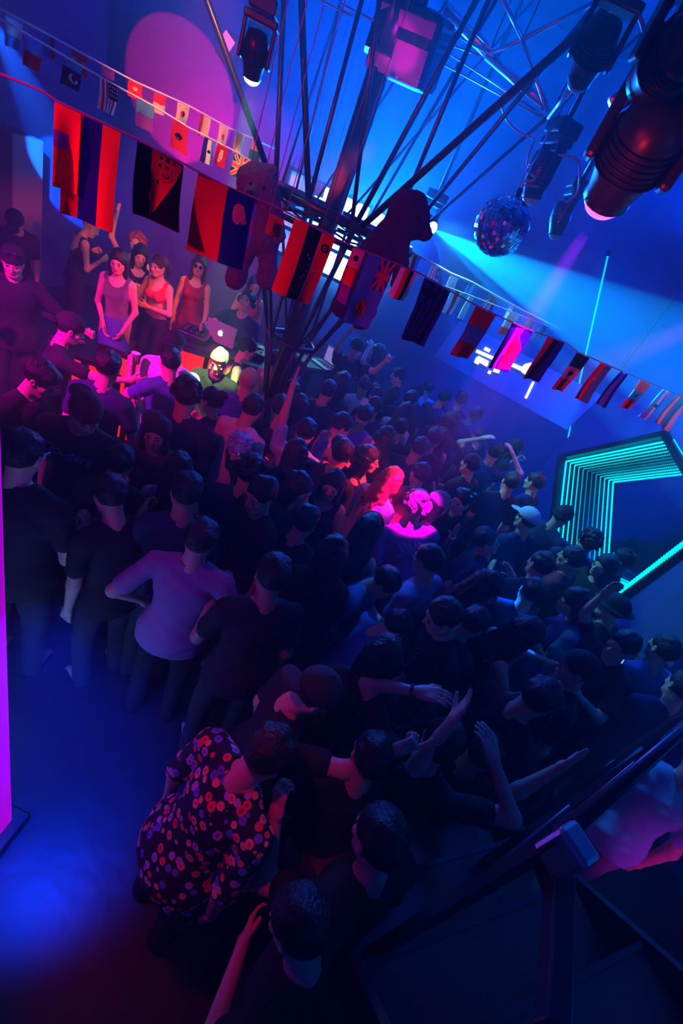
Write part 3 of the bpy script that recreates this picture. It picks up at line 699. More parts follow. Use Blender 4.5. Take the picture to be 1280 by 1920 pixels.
for k in range(6):
    a = 2 * math.pi * k / 6; c, s_ = math.cos(a), math.sin(a); c2, s2 = math.cos(a + math.pi / 6), math.sin(a + math.pi / 6)
    m = MB(); m.tube([(R1 * c, R1 * s_, Z1), (R2 * c, R2 * s_, Z2)], .022, 8); m.build('strut', STEEL, tw)
    m = MB(); m.tube([(R1 * c2, R1 * s2, Z1), (R2 * c, R2 * s_, Z2)], .015, 8); m.build('strut', STEEL, tw)
    m = MB(); m.tube([(R2 * c, R2 * s_, Z2), (.09 * c, .09 * s_, 1.35)], .02, 8); m.build('strut', STEEL, tw)
    m = MB(); m.tube([(R2 * c, R2 * s_, Z2), (0, 0, Z2 - .05)], .014, 6); m.build('spoke', STEEL, tw)
    m = MB(); m.tube([(R1 * c, R1 * s_, Z1), (0, 0, Z1 - .05)], .018, 6); m.build('spoke', STEEL, tw)
m = MB(); m.box((0, 0, .02), (.6, .6, .04), bev=.01); m.build('base_plate', DARK, tw)
# rods: foot on the ring by azimuth, second point in space, run on to the ceiling
def ringat(px):     # the ring point seen in that column of the frame (near side)
    best = min(range(360), key=lambda a: abs(_px(Vector((TX + R1 * math.cos(math.radians(a)), TY + R1 * math.sin(math.radians(a)), Z1)))[0] - px) + (40 if False else 0)); return best
def _px(p):
    v = p - CAM; z = v.dot(cF); return 640 + FPX * v.dot(cX) / z, 960 - FPX * v.dot(cY) / z
RODS = [((518, 336), (388, 0), 4.0, .024), ((520, 338), (532, 0), 4.3, .02), ((582, 372), (565, 0), 4.1, .024), ((587, 350), (678, 0), 4.4, .017), ((664, 408), (711, 0), 4.1, .017),
        ((672, 404), (893, 0), 4.2, .02), ((681, 408), (1150, 4), 3.4, .024), ((740, 420), (915, 0), 4.5, .018), ((700, 380), (930, 0), 5.0, .015), ((758, 430), (1090, 40), 4.4, .017),
        ((560, 340), (640, 0), 5.2, .013), ((528, 345), (620, 60), 5.2, .012), ((600, 350), (780, 90), 5.4, .012), ((655, 385), (870, 150), 5.4, .012), ((792, 372), (1026, 219), 4.9, .014)]
for (fx, fy), (ux, uy), Y2, r in RODS:
    rr = ray(fx, fy); far = Y2 > TY
    # foot: intersect the sight line with the ring cylinder
    ox, oy = CAM.x - TX, CAM.y - TY; A = rr.x ** 2 + rr.y ** 2; B = 2 * (ox * rr.x + oy * rr.y); Cc = ox * ox + oy * oy - R1 * R1; D = B * B - 4 * A * Cc
    t = (-B + (1 if far else -1) * math.sqrt(max(0, D))) / (2 * A)
    f_ = CAM + rr * t; dv = Vector((f_.x - TX, f_.y - TY)); dv = dv.normalized() * R1; f_ = Vector((TX + dv.x, TY + dv.y, Z1))
    u = P(ux, uy, Y=Y2); d = u - f_; top = f_ + d * max(1.0, min(4.5, (HT - f_.z) / max(d.z, .3)))
    if top.x > wx(top.y) - .1:
        top = f_ + d * ((wx(f_.y) - .1 - f_.x) / max(.01, d.x + .15 * d.y))
    if top.y < .4 and d.y < 0: top = f_ + d * ((.5 - f_.y) / d.y)
    m = MB(); m.tube([tl(f_), tl(top)], r, 8); m.build('rod', STEEL, tw)
# cables wound round the upper ring
rnd = random.Random(4)
CABLE = mat('black_cable', (.01, .01, .015), .5)
m = MB()
for q in range(3):
    m.tube([((R1 + .05 * math.sin(k * 1.3 + q)) * math.cos(k * .2), (R1 + .05 * math.sin(k * 1.3 + q)) * math.sin(k * .2), Z1 - .06 + .05 * math.sin(k * .9 + q * 2)) for k in range(32)], .008, 6)
m.build('cable', CABLE, tw)

# ---------------------------------------------------------------- ceiling truss at the upper right
NB = {'a': P(1131, -6, d=4.6), 'b': P(979, 74, d=4.6), 'c': P(914, 104, d=4.9), 'd': P(940, -8, d=4.4), 'e': P(1030, 220, d=4.4), 'f': P(1082, 152, d=4.1), 'g': P(1186, 2, d=3.9), 'h': P(776, 2, d=5.6), 'i': P(838, 18, d=5.4)}
tr = empty('ceiling_truss', NB['b']); tag(tr, 'cyan-lit aluminium ceiling truss at the upper right', 'truss')
def tb(name, a, b, r, mt=BRIGHTSTEEL, flat=False):
    a = (NB[a] if isinstance(a, str) else a) - NB['b']; b = (NB[b] if isinstance(b, str) else b) - NB['b']
    m = MB(); m.tube([a, b], r, 8); m.build(name, mt, tr)
tb('truss_bar', 'a', 'b', .016); tb('truss_bar', 'b', 'c', .016); tb('truss_bar', 'd', 'b', .013); tb('truss_bar', 'b', 'e', .013); tb('truss_bar', 'e', 'f', .02); tb('truss_bar', 'f', 'g', .016)
tb('wide_bar', P(774, 0, d=5.4), P(831, 51, d=5.2), .04); tb('wide_bar', P(838, 18, d=5.2), P(914, 96, d=4.9), .04); tb('wide_bar', 'c', P(1022, 197, d=4.5), .03)
for a, b in (((842, 100), (1018, 216)), ((833, 121), (1018, 222)), ((845, 60), (925, 106)), ((839, 82), (898, 103)), ((854, 22), (925, 96)), ((600, 0), (660, 30)), ((636, 6), (704, 40)), ((726, 108), (786, 154)), ((722, 128), (744, 146))):
    tb('thin_bar', P(*a, d=5.0), P(*b, d=4.6), .007)
for a in ('a', 'b', 'c', 'e', 'g'):
    p = NB[a]; tb('drop_rod', p, Vector((p.x, p.y, HT)), .006, DARK)
# hub box with pink lit plates under the ceiling
hp = P(768, 88, d=4.9); hb = empty('hanging_speaker', hp); tag(hb, 'dark hanging speaker box with a magenta reflecting face above the tower', 'speaker')
hr = Matrix.Rotation(math.radians(-8), 3, 'Z') @ Matrix.Rotation(math.radians(12), 3, 'X')
PINKR = mat('pink_lit_plate', (.8, .1, .6), .35)  # magenta light on the plates put into their colour
m = MB(); m.box((0, 0, 0), (.5, .4, .42), rot=hr, bev=.05); cab = m.build('cabinet', STEEL, hb)
for z, hgt in ((-.09, .2), (.11, .08)):
    m = MB(); m.box(hr @ Vector((0, -.205, z)), (.44, .012, hgt), rot=hr, bev=.003); m.build('front_plate', PINKR, cab)
m = MB(); m.tube([(0, 0, .15), (0, 0, HT - hp.z)], .02, 8); m.build('hanging_rod', DARK, hb)
spot('pink_plate_fill', hp + Vector((.5, -1.0, -.5)), hp + hr @ Vector((0, -.2, -.02)), (1, 0, .8), 24, 15, .3)  # unseen spot added to make the plates shine magenta

# ---------------------------------------------------------------- lamps and moving heads
LENS = {}
def lens(nm, col, es): return mat('lens_' + nm, (.3, .3, .3), .2, emit=col, es=es)
def moving_head(loc, target, s, label, lensmat, yoke_up=Vector((0, 0, 1)), top=None, group=None):
    """a moving light: base box, yoke with two arms, head barrel, lens"""
    loc = Vector(loc); r = empty('moving_head_light', loc); tag(r, label, 'stage light', group)
    d = (Vector(target) - loc).normalized(); q = d.cross(yoke_up).normalized(); uq = q.cross(d)
    R = Matrix((q, d, uq)).transposed()
    m = MB(); M4 = R.to_4x4() @ Matrix.Rotation(math.radians(-90), 4, 'X') @ Matrix.Scale(s, 4)
    m.lathe([(.05, -.26), (.13, -.24), (.16, -.12), (.17, .0), (.15, .1), (.125, .2), (.13, .235), (.115, .24)], 20, M4); hd = m.build('head', PLASTIC, r)
    m = MB()
    for k in range(6): m.lathe([(.172, -.1 + .03 * k), (.178, -.095 + .03 * k), (.172, -.09 + .03 * k)], 20, M4)
    m.build('cooling_ribs', DARK, hd)
    m = MB(); m.lathe([(.114, .236), (.11, .26), (.085, .295), (.045, .315), (.0, .32)], 20, M4); m.build('lens', lensmat, hd)
    qh = Vector((q.x, q.y, 0)).normalized()
    for sx in (-1, 1):
        m = MB(); m.box(qh * sx * .2 * s + yoke_up * .12 * s, (.055 * s, .13 * s, .42 * s), rot=Matrix((qh, yoke_up.cross(qh), yoke_up)).transposed(), bev=.02 * s); m.build('yoke_arm', PLASTIC, r)
    m = MB(); Ry = Matrix((qh, yoke_up.cross(qh), yoke_up)).transposed()
    m.box(yoke_up * .36 * s, (.46 * s, .2 * s, .09 * s), rot=Ry, bev=.02 * s); m.build('yoke_bridge', PLASTIC, r)
    m = MB(); m.box(yoke_up * .5 * s, (.36 * s, .3 * s, .16 * s), rot=Ry, bev=.02 * s); m.build('base', PLASTIC, r)
    top = top if top is not None else HT
    m = MB(); m.tube([yoke_up * .55 * s, Vector((0, 0, top)) - Vector((0, 0, loc.z))], .02, 8); m.build('hanging_pole', DARK, r)
    return r
def back(lampkey, target, k=.28): return LAMPS[lampkey] - (Vector(target) - LAMPS[lampkey]).normalized() * k
moving_head(back('cyan_head', P(1200, 760, Y=3.6), .18), P(1200, 760, Y=3.6), .5, 'small moving head throwing a fan of cyan beams at the middle of the room', lens('cyan', (.5, .9, 1), 60))
moving_head(back('green_spot', P(405, 700, z=1.4), .15), P(405, 700, z=1.4), .42, 'small ceiling spotlight throwing a pale green beam onto the blond dancer', lens('green', (.6, 1, .5), 25))
moving_head(back('left_head', P(190, 450, Y=5.6), .18), P(190, 450, Y=5.6), .5, 'moving head at the upper left edge throwing blue beams', lens('blue', (.2, .6, 1), 20))
moving_head(P(1192, 290, d=2.5), P(1075, 462, d=2.75), .78, 'big black moving head light with glossy red-lit shell at the upper right', lens('purple', (.6, .1, 1), 2.5))
LAMPS['x'] = None
moving_head(P(1112, 100, d=3.4), P(1060, 200, d=3.5), .5, 'square black lamp hanging from the truss above the mirror ball', lens('off', (.0, .02, .2), .3))
moving_head(P(1262, 110, d=2.3), P(1170, 190, d=2.5), .55, 'dark lamp housing in the top right corner above the big moving head', lens('off', (.0, .02, .2), .3))
moving_head(P(1010, 330, d=4.6), P(980, 420, d=4.6), .6, 'dim cable-wrapped moving head behind the mirror ball', lens('off', (.0, .02, .2), .3))
moving_head(P(1050, 410, d=5.0), P(1030, 480, d=5.0), .5, 'dim moving head hanging right of the mirror ball', lens('off', (.0, .02, .2), .3))
moving_head(P(490, 60, d=6.2), P(515, 95, d=6.2), .45, 'dim lamp high on the ceiling above the green spotlight', lens('off', (.0, .02, .2), .3))
bx = P(432, 95, Y=7.6); r = empty('wall_lamp', bx); tag(r, 'small boxy pink lamp high up beside the magenta light disc', 'lamp')
m = MB(); m.box((0, 0, 0), (.22, .22, .3), rot=Matrix.Rotation(.5, 3, 'Y'), bev=.02); m.build('housing', PLASTIC, r)
m = MB(); m.box((.0, -.12, .06), (.16, .02, .12), rot=Matrix.Rotation(.5, 3, 'Y')); m.build('glass', mat('pink_lamp_glass', (.8, .3, .4), .4, emit=(1, .2, .35), es=.8), r)
m = MB(); m.tube([(0, 0, .1), (0, .7, .1)], .02, 6); m.build('bracket', DARK, r)
# red tail lamp in the corner
q = P(1256, 52, d=2.5); m = MB(); m.tube([q, P(1252, 72, d=2.5)], .028, 7); o = m.build('red_lamp', mat('red_lens', (.8, .1, .1), .3, emit=(1, .03, .1), es=1.2), origin=q); tag(o, 'small red lamp glowing in the top right corner', 'lamp')
# cables dangling around the lamps
def cable(pts, label, r=.007, grp='cables around the ceiling lamps'):
    pts = [P(a, b, d=c) for a, b, c in pts]; fine = []
    for i in range(len(pts) - 1):
        p0, p1, p2, p3 = pts[max(i - 1, 0)], pts[i], pts[i + 1], pts[min(i + 2, len(pts) - 1)]
        for k in range(6):
            t = k / 6; fine.append(.5 * ((2 * p1) + (p2 - p0) * t + (2 * p0 - 5 * p1 + 4 * p2 - p3) * t * t + (3 * p1 - p0 - 3 * p2 + p3) * t ** 3))
    fine.append(pts[-1]); m = MB(); m.tube(fine, r, 6); tag(m.build('cable', mat('grey_cable', (.3, .32, .4), .4), origin=pts[0]), label, 'cable', grp)
cable([(1188, 4, 3.6), (1207, 60, 3.5), (1206, 110, 3.4), (1222, 128, 3.4)], 'black cable hanging past the lamp in the top right corner', .01)
cable([(937, 190, 4.5), (950, 225, 4.5), (972, 247, 4.5), (1000, 262, 4.5), (990, 290, 4.5), (988, 310, 4.5)], 'thin cable looping down left of the ceiling truss end')
cable([(1035, 225, 4.4), (1010, 290, 4.4), (985, 325, 4.4), (970, 372, 4.2)], 'cable running down from the truss to the mirror ball')
cable([(1045, 290, 4.4), (1080, 298, 4.4), (1086, 320, 4.4), (1082, 360, 4.4), (1060, 380, 4.4)], 'loose cable loop right of the mirror ball')
cable([(985, 320, 4.3), (1003, 335, 4.3), (975, 345, 4.3), (1010, 350, 4.3)], 'coiled cable end just above the mirror ball')
# the spotlit arm with aluminium clamp
q = P(1168, 185, d=2.6); m = MB(); m.box((0, 0, 0), (.07, .05, .09), rot=Matrix.Rotation(.6, 3, 'Y'), bev=.01); tag(m.build('lamp_clamp', BRIGHTSTEEL), 'pale clamp holding the big moving head', 'clamp'); bpy.data.objects['lamp_clamp'].location = q

# ---------------------------------------------------------------- mirror ball
dc = P(940, 425, d=4.1); Rb = .195
db = empty('mirror_ball', dc); tag(db, 'mirror ball with pink sparkles hanging at the right of the tower', 'mirror ball')
bm = bmesh.new(); NU, NV = 44, 24
for j in range(NV):
    th0, th1 = math.pi * j / NV, math.pi * (j + 1) / NV; nu = max(4, int(NU * math.sin((th0 + th1) / 2)))
    for i in range(nu):
        a0, a1 = 2 * math.pi * (i + .04) / nu, 2 * math.pi * (i + .96) / nu; t0, t1 = th0 + .005, th1 - .005
        vs = [bm.verts.new((Rb * math.sin(t) * math.cos(a), Rb * math.sin(t) * math.sin(a), Rb * math.cos(t))) for t, a in ((t0, a0), (t1, a0), (t1, a1), (t0, a1))]
        c = sum((v.co for v in vs), Vector()) / 4; jit = Vector((rnd.gauss(0, 1), rnd.gauss(0, 1), rnd.gauss(0, 1))) * .0022
        for v in vs: v.co += c.normalized() * ((v.co - c).dot(jit) / Rb * 10)
        bm.faces.new(vs)
bmesh.ops.recalc_face_normals(bm, faces=bm.faces[:]); me = bpy.data.meshes.new('tiles'); bm.to_mesh(me); bm.free(); to = link('mirror_tiles', me, mat('mirror_tile', (.85, .87, .95), .08, 1.0), db)
to['kind'] = 'stuff'
bm = bmesh.new(); bmesh.ops.create_uvsphere(bm, u_segments=32, v_segments=20, radius=Rb * .97); me = bpy.data.meshes.new('core'); bm.to_mesh(me); bm.free(); link('core', me, PLASTIC, db)
m = MB(); m.tube([(0, 0, Rb * .95), (0, 0, Rb + .05)], .02, 8); m.tube([(0, 0, Rb), (0, 0, HT - dc.z)], .004, 6); m.build('hanging_wire', DARK, db)
spot('ball_pink_lamp', (2.3, 2.2, 3.3), dc, (1, 0, .5), 25, 10, .3, .06); spot('ball_red_lamp', (1.9, 1.5, 2.6), dc, (1, .05, .2), 25, 10, .3, .05)

# ---------------------------------------------------------------- staircase rail at the lower right
DKP = mat('dark_painted_rail', (.06, .06, .09), .3, .4)
rp = [P(1048, 1572, z=2.3), P(1282, 1368, z=2.3)]; dd = (rp[1] - rp[0]).normalized(); rp.append(rp[0] + dd * 2.2)
hrl = empty('stair_railing', (rp[0].x, rp[0].y, 0)); tag(hrl, 'dark metal stair railing with two tubes at the lower right', 'railing')
def rl(p): return Vector(p) - Vector((rp[0].x, rp[0].y, 0))
m = MB(); m.tube([rl(rp[0]), rl(rp[2])], .02, 10); m.build('handrail', DKP, hrl)
m = MB(); m.tube([rl(rp[0]) + Vector((0, 0, -.14)), rl(rp[2]) + Vector((0, 0, -.14))], .014, 10); m.build('lower_rail', DKP, hrl)
m = MB(); m.tube([rl(rp[0]) + Vector((0, 0, -.5)), rl(rp[2]) + Vector((0, 0, -.5))], .014, 10); m.build('lower_rail', DKP, hrl)
for k in range(4):
    p = rl(rp[0]) + dd * .7 * k; m = MB(); m.box((p.x, p.y, 1.15), (.035, .035, 2.3)); m.build('post', DKP, hrl)
cb = rl(rp[0]); m = MB(); m.box(cb + Vector((.03, -.01, -.02)), (.07, .09, .12), rot=Matrix.Rotation(.7, 3, 'Z'), bev=.012); m.build('corner_bracket', BRIGHTSTEEL, hrl)
e0, e1 = P(1052, 1600, z=2.22), P(1035, 1935, z=2.22)
m = MB(); d = rl(e1) - rl(e0); Lb = d.length; m.box((rl(e0) + rl(e1)) / 2, (Lb, .055, .05), rot=Matrix.Rotation(math.atan2(d.y, d.x), 3, 'Z'), bev=.006); m.build('side_rail', DKP, hrl)
# treads going down on the left of the rail
st = empty('staircase', (1.0, .75, 0)); tag(st, 'dark staircase descending beside the railing at the lower right', 'stairs')
STEPM = mat('stair_tread', (.12, .08, .09), .35, .1, bump=.1)
ed = (P(1010, 1765, z=1.3) - P(820, 1850, z=1.3)); ang = math.atan2(ed.y, ed.x); per = Vector((math.sin(ang), -math.cos(ang), 0))
mid = (P(1010, 1765, z=1.3) + P(820, 1850, z=1.3)) / 2 - Vector((1.0, .75, 0))
for k in range(-2, 3):
    m = MB(); c = mid + per * .24 * k; c.z = 1.3 + .17 * k; m.box(c, (1.15, .25, .04), rot=Matrix.Rotation(ang, 3, 'Z'), bev=.005); m.build('tread', STEPM, st)
    m = MB(); m.box(c - per * .12 + Vector((0, 0, .005)), (1.15, .02, .05), rot=Matrix.Rotation(ang, 3, 'Z')); m.build('nosing', DKP, st)
    m = MB(); m.box(c - per * .11 + Vector((0, 0, -.1)), (1.15, .015, .17), rot=Matrix.Rotation(ang, 3, 'Z')); m.build('riser', STEPM, st)
for sx in (-1, 1):
    o_ = Vector((math.cos(ang), math.sin(ang), 0)) * .58 * sx; a = mid + per * .24 * -2.6 + o_; a.z = .8; b = mid + per * .24 * 2.5 + o_; b.z = 1.66
    m = MB(); m.prism([a, b, b + Vector((0, 0, .2)), a + Vector((0, 0, .2))], Vector((math.cos(ang), math.sin(ang), 0)) * .03); m.build('stringer', DKP, st)
    for t in (.03, .97):
        p = a.lerp(b, t); m = MB(); m.box((p.x, p.y, p.z / 2), (.05, .05, p.z)); m.build('support', DKP, st)
# pillar at the left
pl = P(18, 330, Y=6.1); hz_ = P(22, 248, Y=6.1).z; m = MB(); m.box((pl.x - .2, 6.35, hz_ / 2), (.5, .5, hz_), bev=.02); struct(tag(m.build('pillar', mat('pillar_paint', (.3, .2, .3), .6, bump=.2, bscale=4)), 'purple-lit square pillar at the left edge', 'pillar'))
# ---------------------------------------------------------------- bunting of flags
FC = dict(red=(.85, .03, .03), dred=(.55, .02, .03), blue=(.015, .03, .35), navy=(.006, .008, .06), black=(.01, .01, .015), white=(.85, .85, .85), yellow=(.85, .7, .1), lblue=(.1, .35, .75),
          green=(.02, .22, .08), dgreen=(.01, .08, .05), orange=(.95, .15, .03), purple=(.3, .06, .5), pink=(.85, .3, .4), cream=(.85, .75, .5), teal=(.1, .4, .45), grey=(.4, .4, .45))
def fmat(c):
    key = 'flag_' + c
    if key in MATS: return MATS[key]
    m = bpy.data.materials.new(key); m.use_nodes = True; n = m.node_tree; n.nodes.clear()
    o = n.nodes.new('ShaderNodeOutputMaterial'); a = n.nodes.new('ShaderNodeBsdfDiffuse'); b = n.nodes.new('ShaderNodeBsdfTranslucent'); x = n.nodes.new('ShaderNodeMixShader')
    tc = n.nodes.new('ShaderNodeTexCoord'); w_ = n.nodes.new('ShaderNodeTexWave'); w_.inputs['Scale'].default_value = 180; bp = n.nodes.new('ShaderNodeBump'); bp.inputs['Strength'].default_value = .15; bp.inputs['Distance'].default_value = .002
    n.links.new(tc.outputs['Object'], w_.inputs[0]); n.links.new(w_.outputs['Fac'], bp.inputs['Height']); n.links.new(bp.outputs[0], a.inputs['Normal'])
    a.inputs[0].default_value = (*FC[c], 1); b.inputs[0].default_value = (*FC[c], 1); x.inputs[0].default_value = .4
    n.links.new(a.outputs[0], x.inputs[1]); n.links.new(b.outputs[0], x.inputs[2]); n.links.new(x.outputs[0], o.inputs[0]); MATS[key] = m; return m
def R_(u0, v0, u1, v1): return [(u0, v0), (u1, v0), (u1, v1), (u0, v1)]
def vs(*cs):
    n = len(cs); return [(c, R_(i / n, 0, (i + 1) / n, 1)) for i, c in enumerate(cs)]
def hs(*cs):
    n = len(cs); return [(c, R_(0, i / n, 1, (i + 1) / n)) for i, c in enumerate(cs)]
def star(cx, cy, r, asp=.6, n=5, c='white', rot=0):
    return (c, [(cx + r * (1 if k % 2 == 0 else .4) * math.sin(math.pi * k / n + rot), cy - asp * r * (1 if k % 2 == 0 else .4) * math.cos(math.pi * k / n + rot)) for k in range(2 * n)])
def disc(cx, cy, r, asp=.6, c='white', n=14): return (c, [(cx + r * math.sin(2 * math.pi * k / n), cy - asp * r * math.cos(2 * math.pi * k / n)) for k in range(n)])
def jack(u0, v0, u1, v1, f='navy', d='white', c='red'):
    def q(a): return [(u0 + (u1 - u0) * x, v0 + (v1 - v0) * y) for x, y in a]
    return [(f, q(R_(0, 0, 1, 1))), (d, q([(0, 0), (.14, 0), (1, .86), (1, 1), (.86, 1), (0, .14)])), (d, q([(1, 0), (.86, 0), (0, .86), (0, 1), (.14, 1), (1, .14)])), (c, q([(0, 0), (.06, 0), (1, .94), (1, 1), (.94, 1), (0, .06)])), (c, q([(1, 0), (.94, 0), (0, .94), (0, 1), (.06, 1), (1, .06)])),
            (d, q(R_(.36, 0, .64, 1))), (d, q(R_(0, .36, 1, .64))), (c, q(R_(.42, 0, .58, 1))), (c, q(R_(0, .42, 1, .58)))]
def flag(tl_, tr_, bl_, d0, d1, design, label, group, seed=0):
    a, b = P(*tl_, d=d0), P(*tr_, d=d1)
    # hanging length: drop straight down until it reaches the seen lower corner
    best = min((abs(_px(a - Vector((0, 0, L)))[1] - bl_[1]), L) for L in [.03 + .005 * k for k in range(100)])[1]
    L = best; g0 = a; e = b - a; nrm_ = e.cross(Vector((0, 0, -1))).normalized()
    if nrm_.dot(CAM - a) < 0: nrm_ = -nrm_
    rnd = random.Random(seed * 7 + 3); ph = rnd.uniform(0, 6); sway = rnd.uniform(-.05, .05)
    def pos(u, v, off): return e * u + Vector((0, 0, -L * v)) + e.normalized() * (L * v * sway) + nrm_ * (off + .022 * v * math.sin(u * 5 + ph) + .012 * v * math.sin(v * 4 + ph))
    bm = bmesh.new(); mats = []; layer = 0
    for c, poly in [(design[0][0], R_(0, 0, 1, 1))] + design:
        if c not in mats: mats.append(c)
        mi = mats.index(c); polys_sides = ((0,) if layer == 0 else (1, -1))
        for sd in polys_sides:
            t = bmesh.new(); f = t.faces.new([t.verts.new((u, v, 0)) for u, v in poly]); bmesh.ops.triangulate(t, faces=[f], ngon_method='EAR_CLIP')
            for k in range(1, 7): bmesh.ops.bisect_plane(t, geom=t.verts[:] + t.edges[:] + t.faces[:], plane_co=(k / 7, 0, 0), plane_no=(1, 0, 0))
            for k in range(1, 9): bmesh.ops.bisect_plane(t, geom=t.verts[:] + t.edges[:] + t.faces[:], plane_co=(0, k / 9, 0), plane_no=(0, 1, 0))
            off = sd * (.0012 + .0004 * layer); mp = {v: bm.verts.new(pos(v.co.x, v.co.y, off)) for v in t.verts}
            for q in t.faces:
                nf = bm.faces.new([mp[v] for v in q.verts]); nf.material_index = mi; nf.smooth = True
            t.free()
        layer += 1
    me = bpy.data.meshes.new('flag'); bm.to_mesh(me); bm.free()
    for c in mats: me.materials.append(fmat(c))
    o = bpy.data.objects.new('flag', me); C.objects.link(o); o.location = a; tag(o, label, 'flag', group)
    return o
def string(pts, label, r=.006, m_=None):
    pts = [P(a, b, d=c) for a, b, c in pts]; m = MB(); m.tube([p + Vector((0, 0, .004)) for p in pts], r, 6)
    tag(m.build('bunting_string', m_ or mat('white_tape', (.7, .7, .75), .6), origin=pts[0]), label, 'string')
dA = lambda x: 1.85 + (0 if x < 200 else (x - 200) * .00085) + (0 if x < 800 else (x - 800) * .0022)
SA = [(-30, 128), (0, 142), (81, 175), (106, 193), (256, 263), (418, 349), (520, 391), (640, 455), (784, 513), (886, 571), (981, 616), (1060, 644), (1081, 661), (1179, 703), (1290, 750)]
string([(x, y, dA(x)) for x, y in SA], 'front bunting string with the largest flags crossing the whole room', .0032, mat('violet_tape', (.3, .08, .3), .6))
def ya(x):
    for (x0_, y0_), (x1_, y1_) in zip(SA, SA[1:]):
        if x0_ <= x <= x1_: return y0_ + (y1_ - y0_) * (x - x0_) / (x1_ - x0_)
    return SA[-1][1]
G = 'flags on the front string'
emb = lambda cx, cy, r, c: [disc(cx, cy, r, .7, c), star(cx + r * .3, cy + r * .5, r * .8, .7, 6, c)]
AF = [
 (102, 152, 346, [('red', R_(0, 0, 1, 1)), ('purple', R_(0, .3, .58, .5))], 'red flag with a magenta block, first on the front string'),
 (121, 226, 398, vs('red', 'blue', 'orange'), 'large flag of red, dark blue and orange-red vertical bars'),
 (258, 344, 396, [('black', R_(0, 0, 1, 1)), ('red', [(.3, 0), (1, 0), (.85, .3), (.42, .97), (.36, .5)])] + [disc(.63, .27, .17, .62, 'dred'), disc(.63, .27, .12, .62, 'red'), star(.63, .27, .09, .62, 6, 'dred')], 'black flag with a red wedge and round emblem'),
 (372, 478, 468, vs('red', 'blue') + [('pink', [(.66, .18), (.72, .14), (.82, .15), (.86, .22), (.84, .3), (.92, .33), (.9, .38), (.82, .37), (.74, .42), (.66, .38), (.64, .27)])], 'half red half dark blue flag with a pink crown-like blob'),
 (553, 628, 547, vs('red', 'navy', 'pink') + [('red', R_(.7, 0, 1, 1))] + [star(.5 + .11 * math.cos(a), .5 + .16 * math.sin(a), .035, .6, 5, 'lblue') for a in [math.radians(-80 + 32 * k) for k in range(6)]] + [disc(.84, .17, .1, .6, 'navy'), star(.84, .17, .06, .6, 6, 'red'), disc(.84, .17, .03, .6, 'navy')], 'red, navy and red flag with a curve of stars and dark emblem'),
 (662, 684, 562, hs('pink', 'red', 'purple') + [star(.5, .16, .2, .3, 6, 'navy')], 'narrow folded flag of pink, red and purple bands with small eagle mark'),
 (690, 741, 603, [('lblue', R_(0, 0, 1, 1))] + jack(.5, 0, 1, .42, 'blue', 'purple', 'red') + [('red', [(.3, .62), (.52, .6), (.5, .68), (.66, .7), (.62, .88), (.38, .88), (.34, .76), (.26, .72)]), ('navy', R_(.4, .68, .46, .82)), ('navy', R_(.52, .72, .56, .84))], 'pale blue flag with a union cross corner and red shield'),
 (752, 784, 556, vs('white', 'red', 'black', 'white'), 'flag of white, red, black and white stripes beside the second bear'),
 (797, 843, 632, [(('blue', 'navy')[i % 2], R_(0 if i < 9 else 0, 0, 1, 1) if False else R_(i / 9, 0, (i + 1) / 9, 1)) for i in range(9)] + [('blue', R_(0, 0, .55, .35)), ('navy', R_(.2, 0, .34, .35)), ('navy', R_(0, .13, .55, .22))], 'blue flag with dark stripes and a cross in the corner'),
 (892, 929, 664, hs('dred', 'lblue', 'dred'), 'flag of crimson, blue-white and crimson blocks'),
 (960, 998, 688, [('navy', R_(0, 0, 1, 1)), ('purple', [(.25, 0), (.6, .0), (.55, 1), (.25, 1)]), ('red', [(.3, 0), (.95, .4), (1, .9), (.6, 1), (.5, .7)])], 'dark flag with a big red triangle and purple bar'),
 (1026, 1058, 708, vs('red', 'black', 'blue'), 'flag of red, black and blue bars in front of the pale screen'),
 (1081, 1105, 729, hs('dgreen', 'pink', 'red') + [star(.5, .5, .3, .25, 5, 'navy')], 'flag of dark green, pink and red blocks with a black star'),
 (1126, 1146, 747, vs('red', 'teal') + [star(.45, .4, .15, .25, 5, 'pink')], 'flag of red and teal bars crossing the upright LED tube'),
 (1163, 1177, 757, vs('blue', 'lblue', 'blue'), 'dim blue striped flag right of the LED tube'),
 (1200, 1220, 762, hs('red', 'lblue', 'red') + [disc(.5, .5, .3, .25, 'navy')], 'flag of red, pale blue and red blocks with a dark round mark'),
 (1243, 1258, 783, vs('lblue', 'white', 'red') + [star(.4, .5, .25, .25, 6, 'navy')], 'pale blue flag edged red with dark emblem near the right edge'),
 (1268, 1280, 792, vs('dred', 'white', 'lblue'), 'white-blue flag edged crimson, second from the right end'),
 (1283, 1296, 803, vs('teal', 'white'), 'teal and white flag cut by the right edge of the frame')]
for i, (xa, xb, yb, des, lb) in enumerate(AF): flag((xa, ya(xa)), (xb, ya(xb)), (xa, yb), dA(xa), dA(xb), des, lb, G, i)
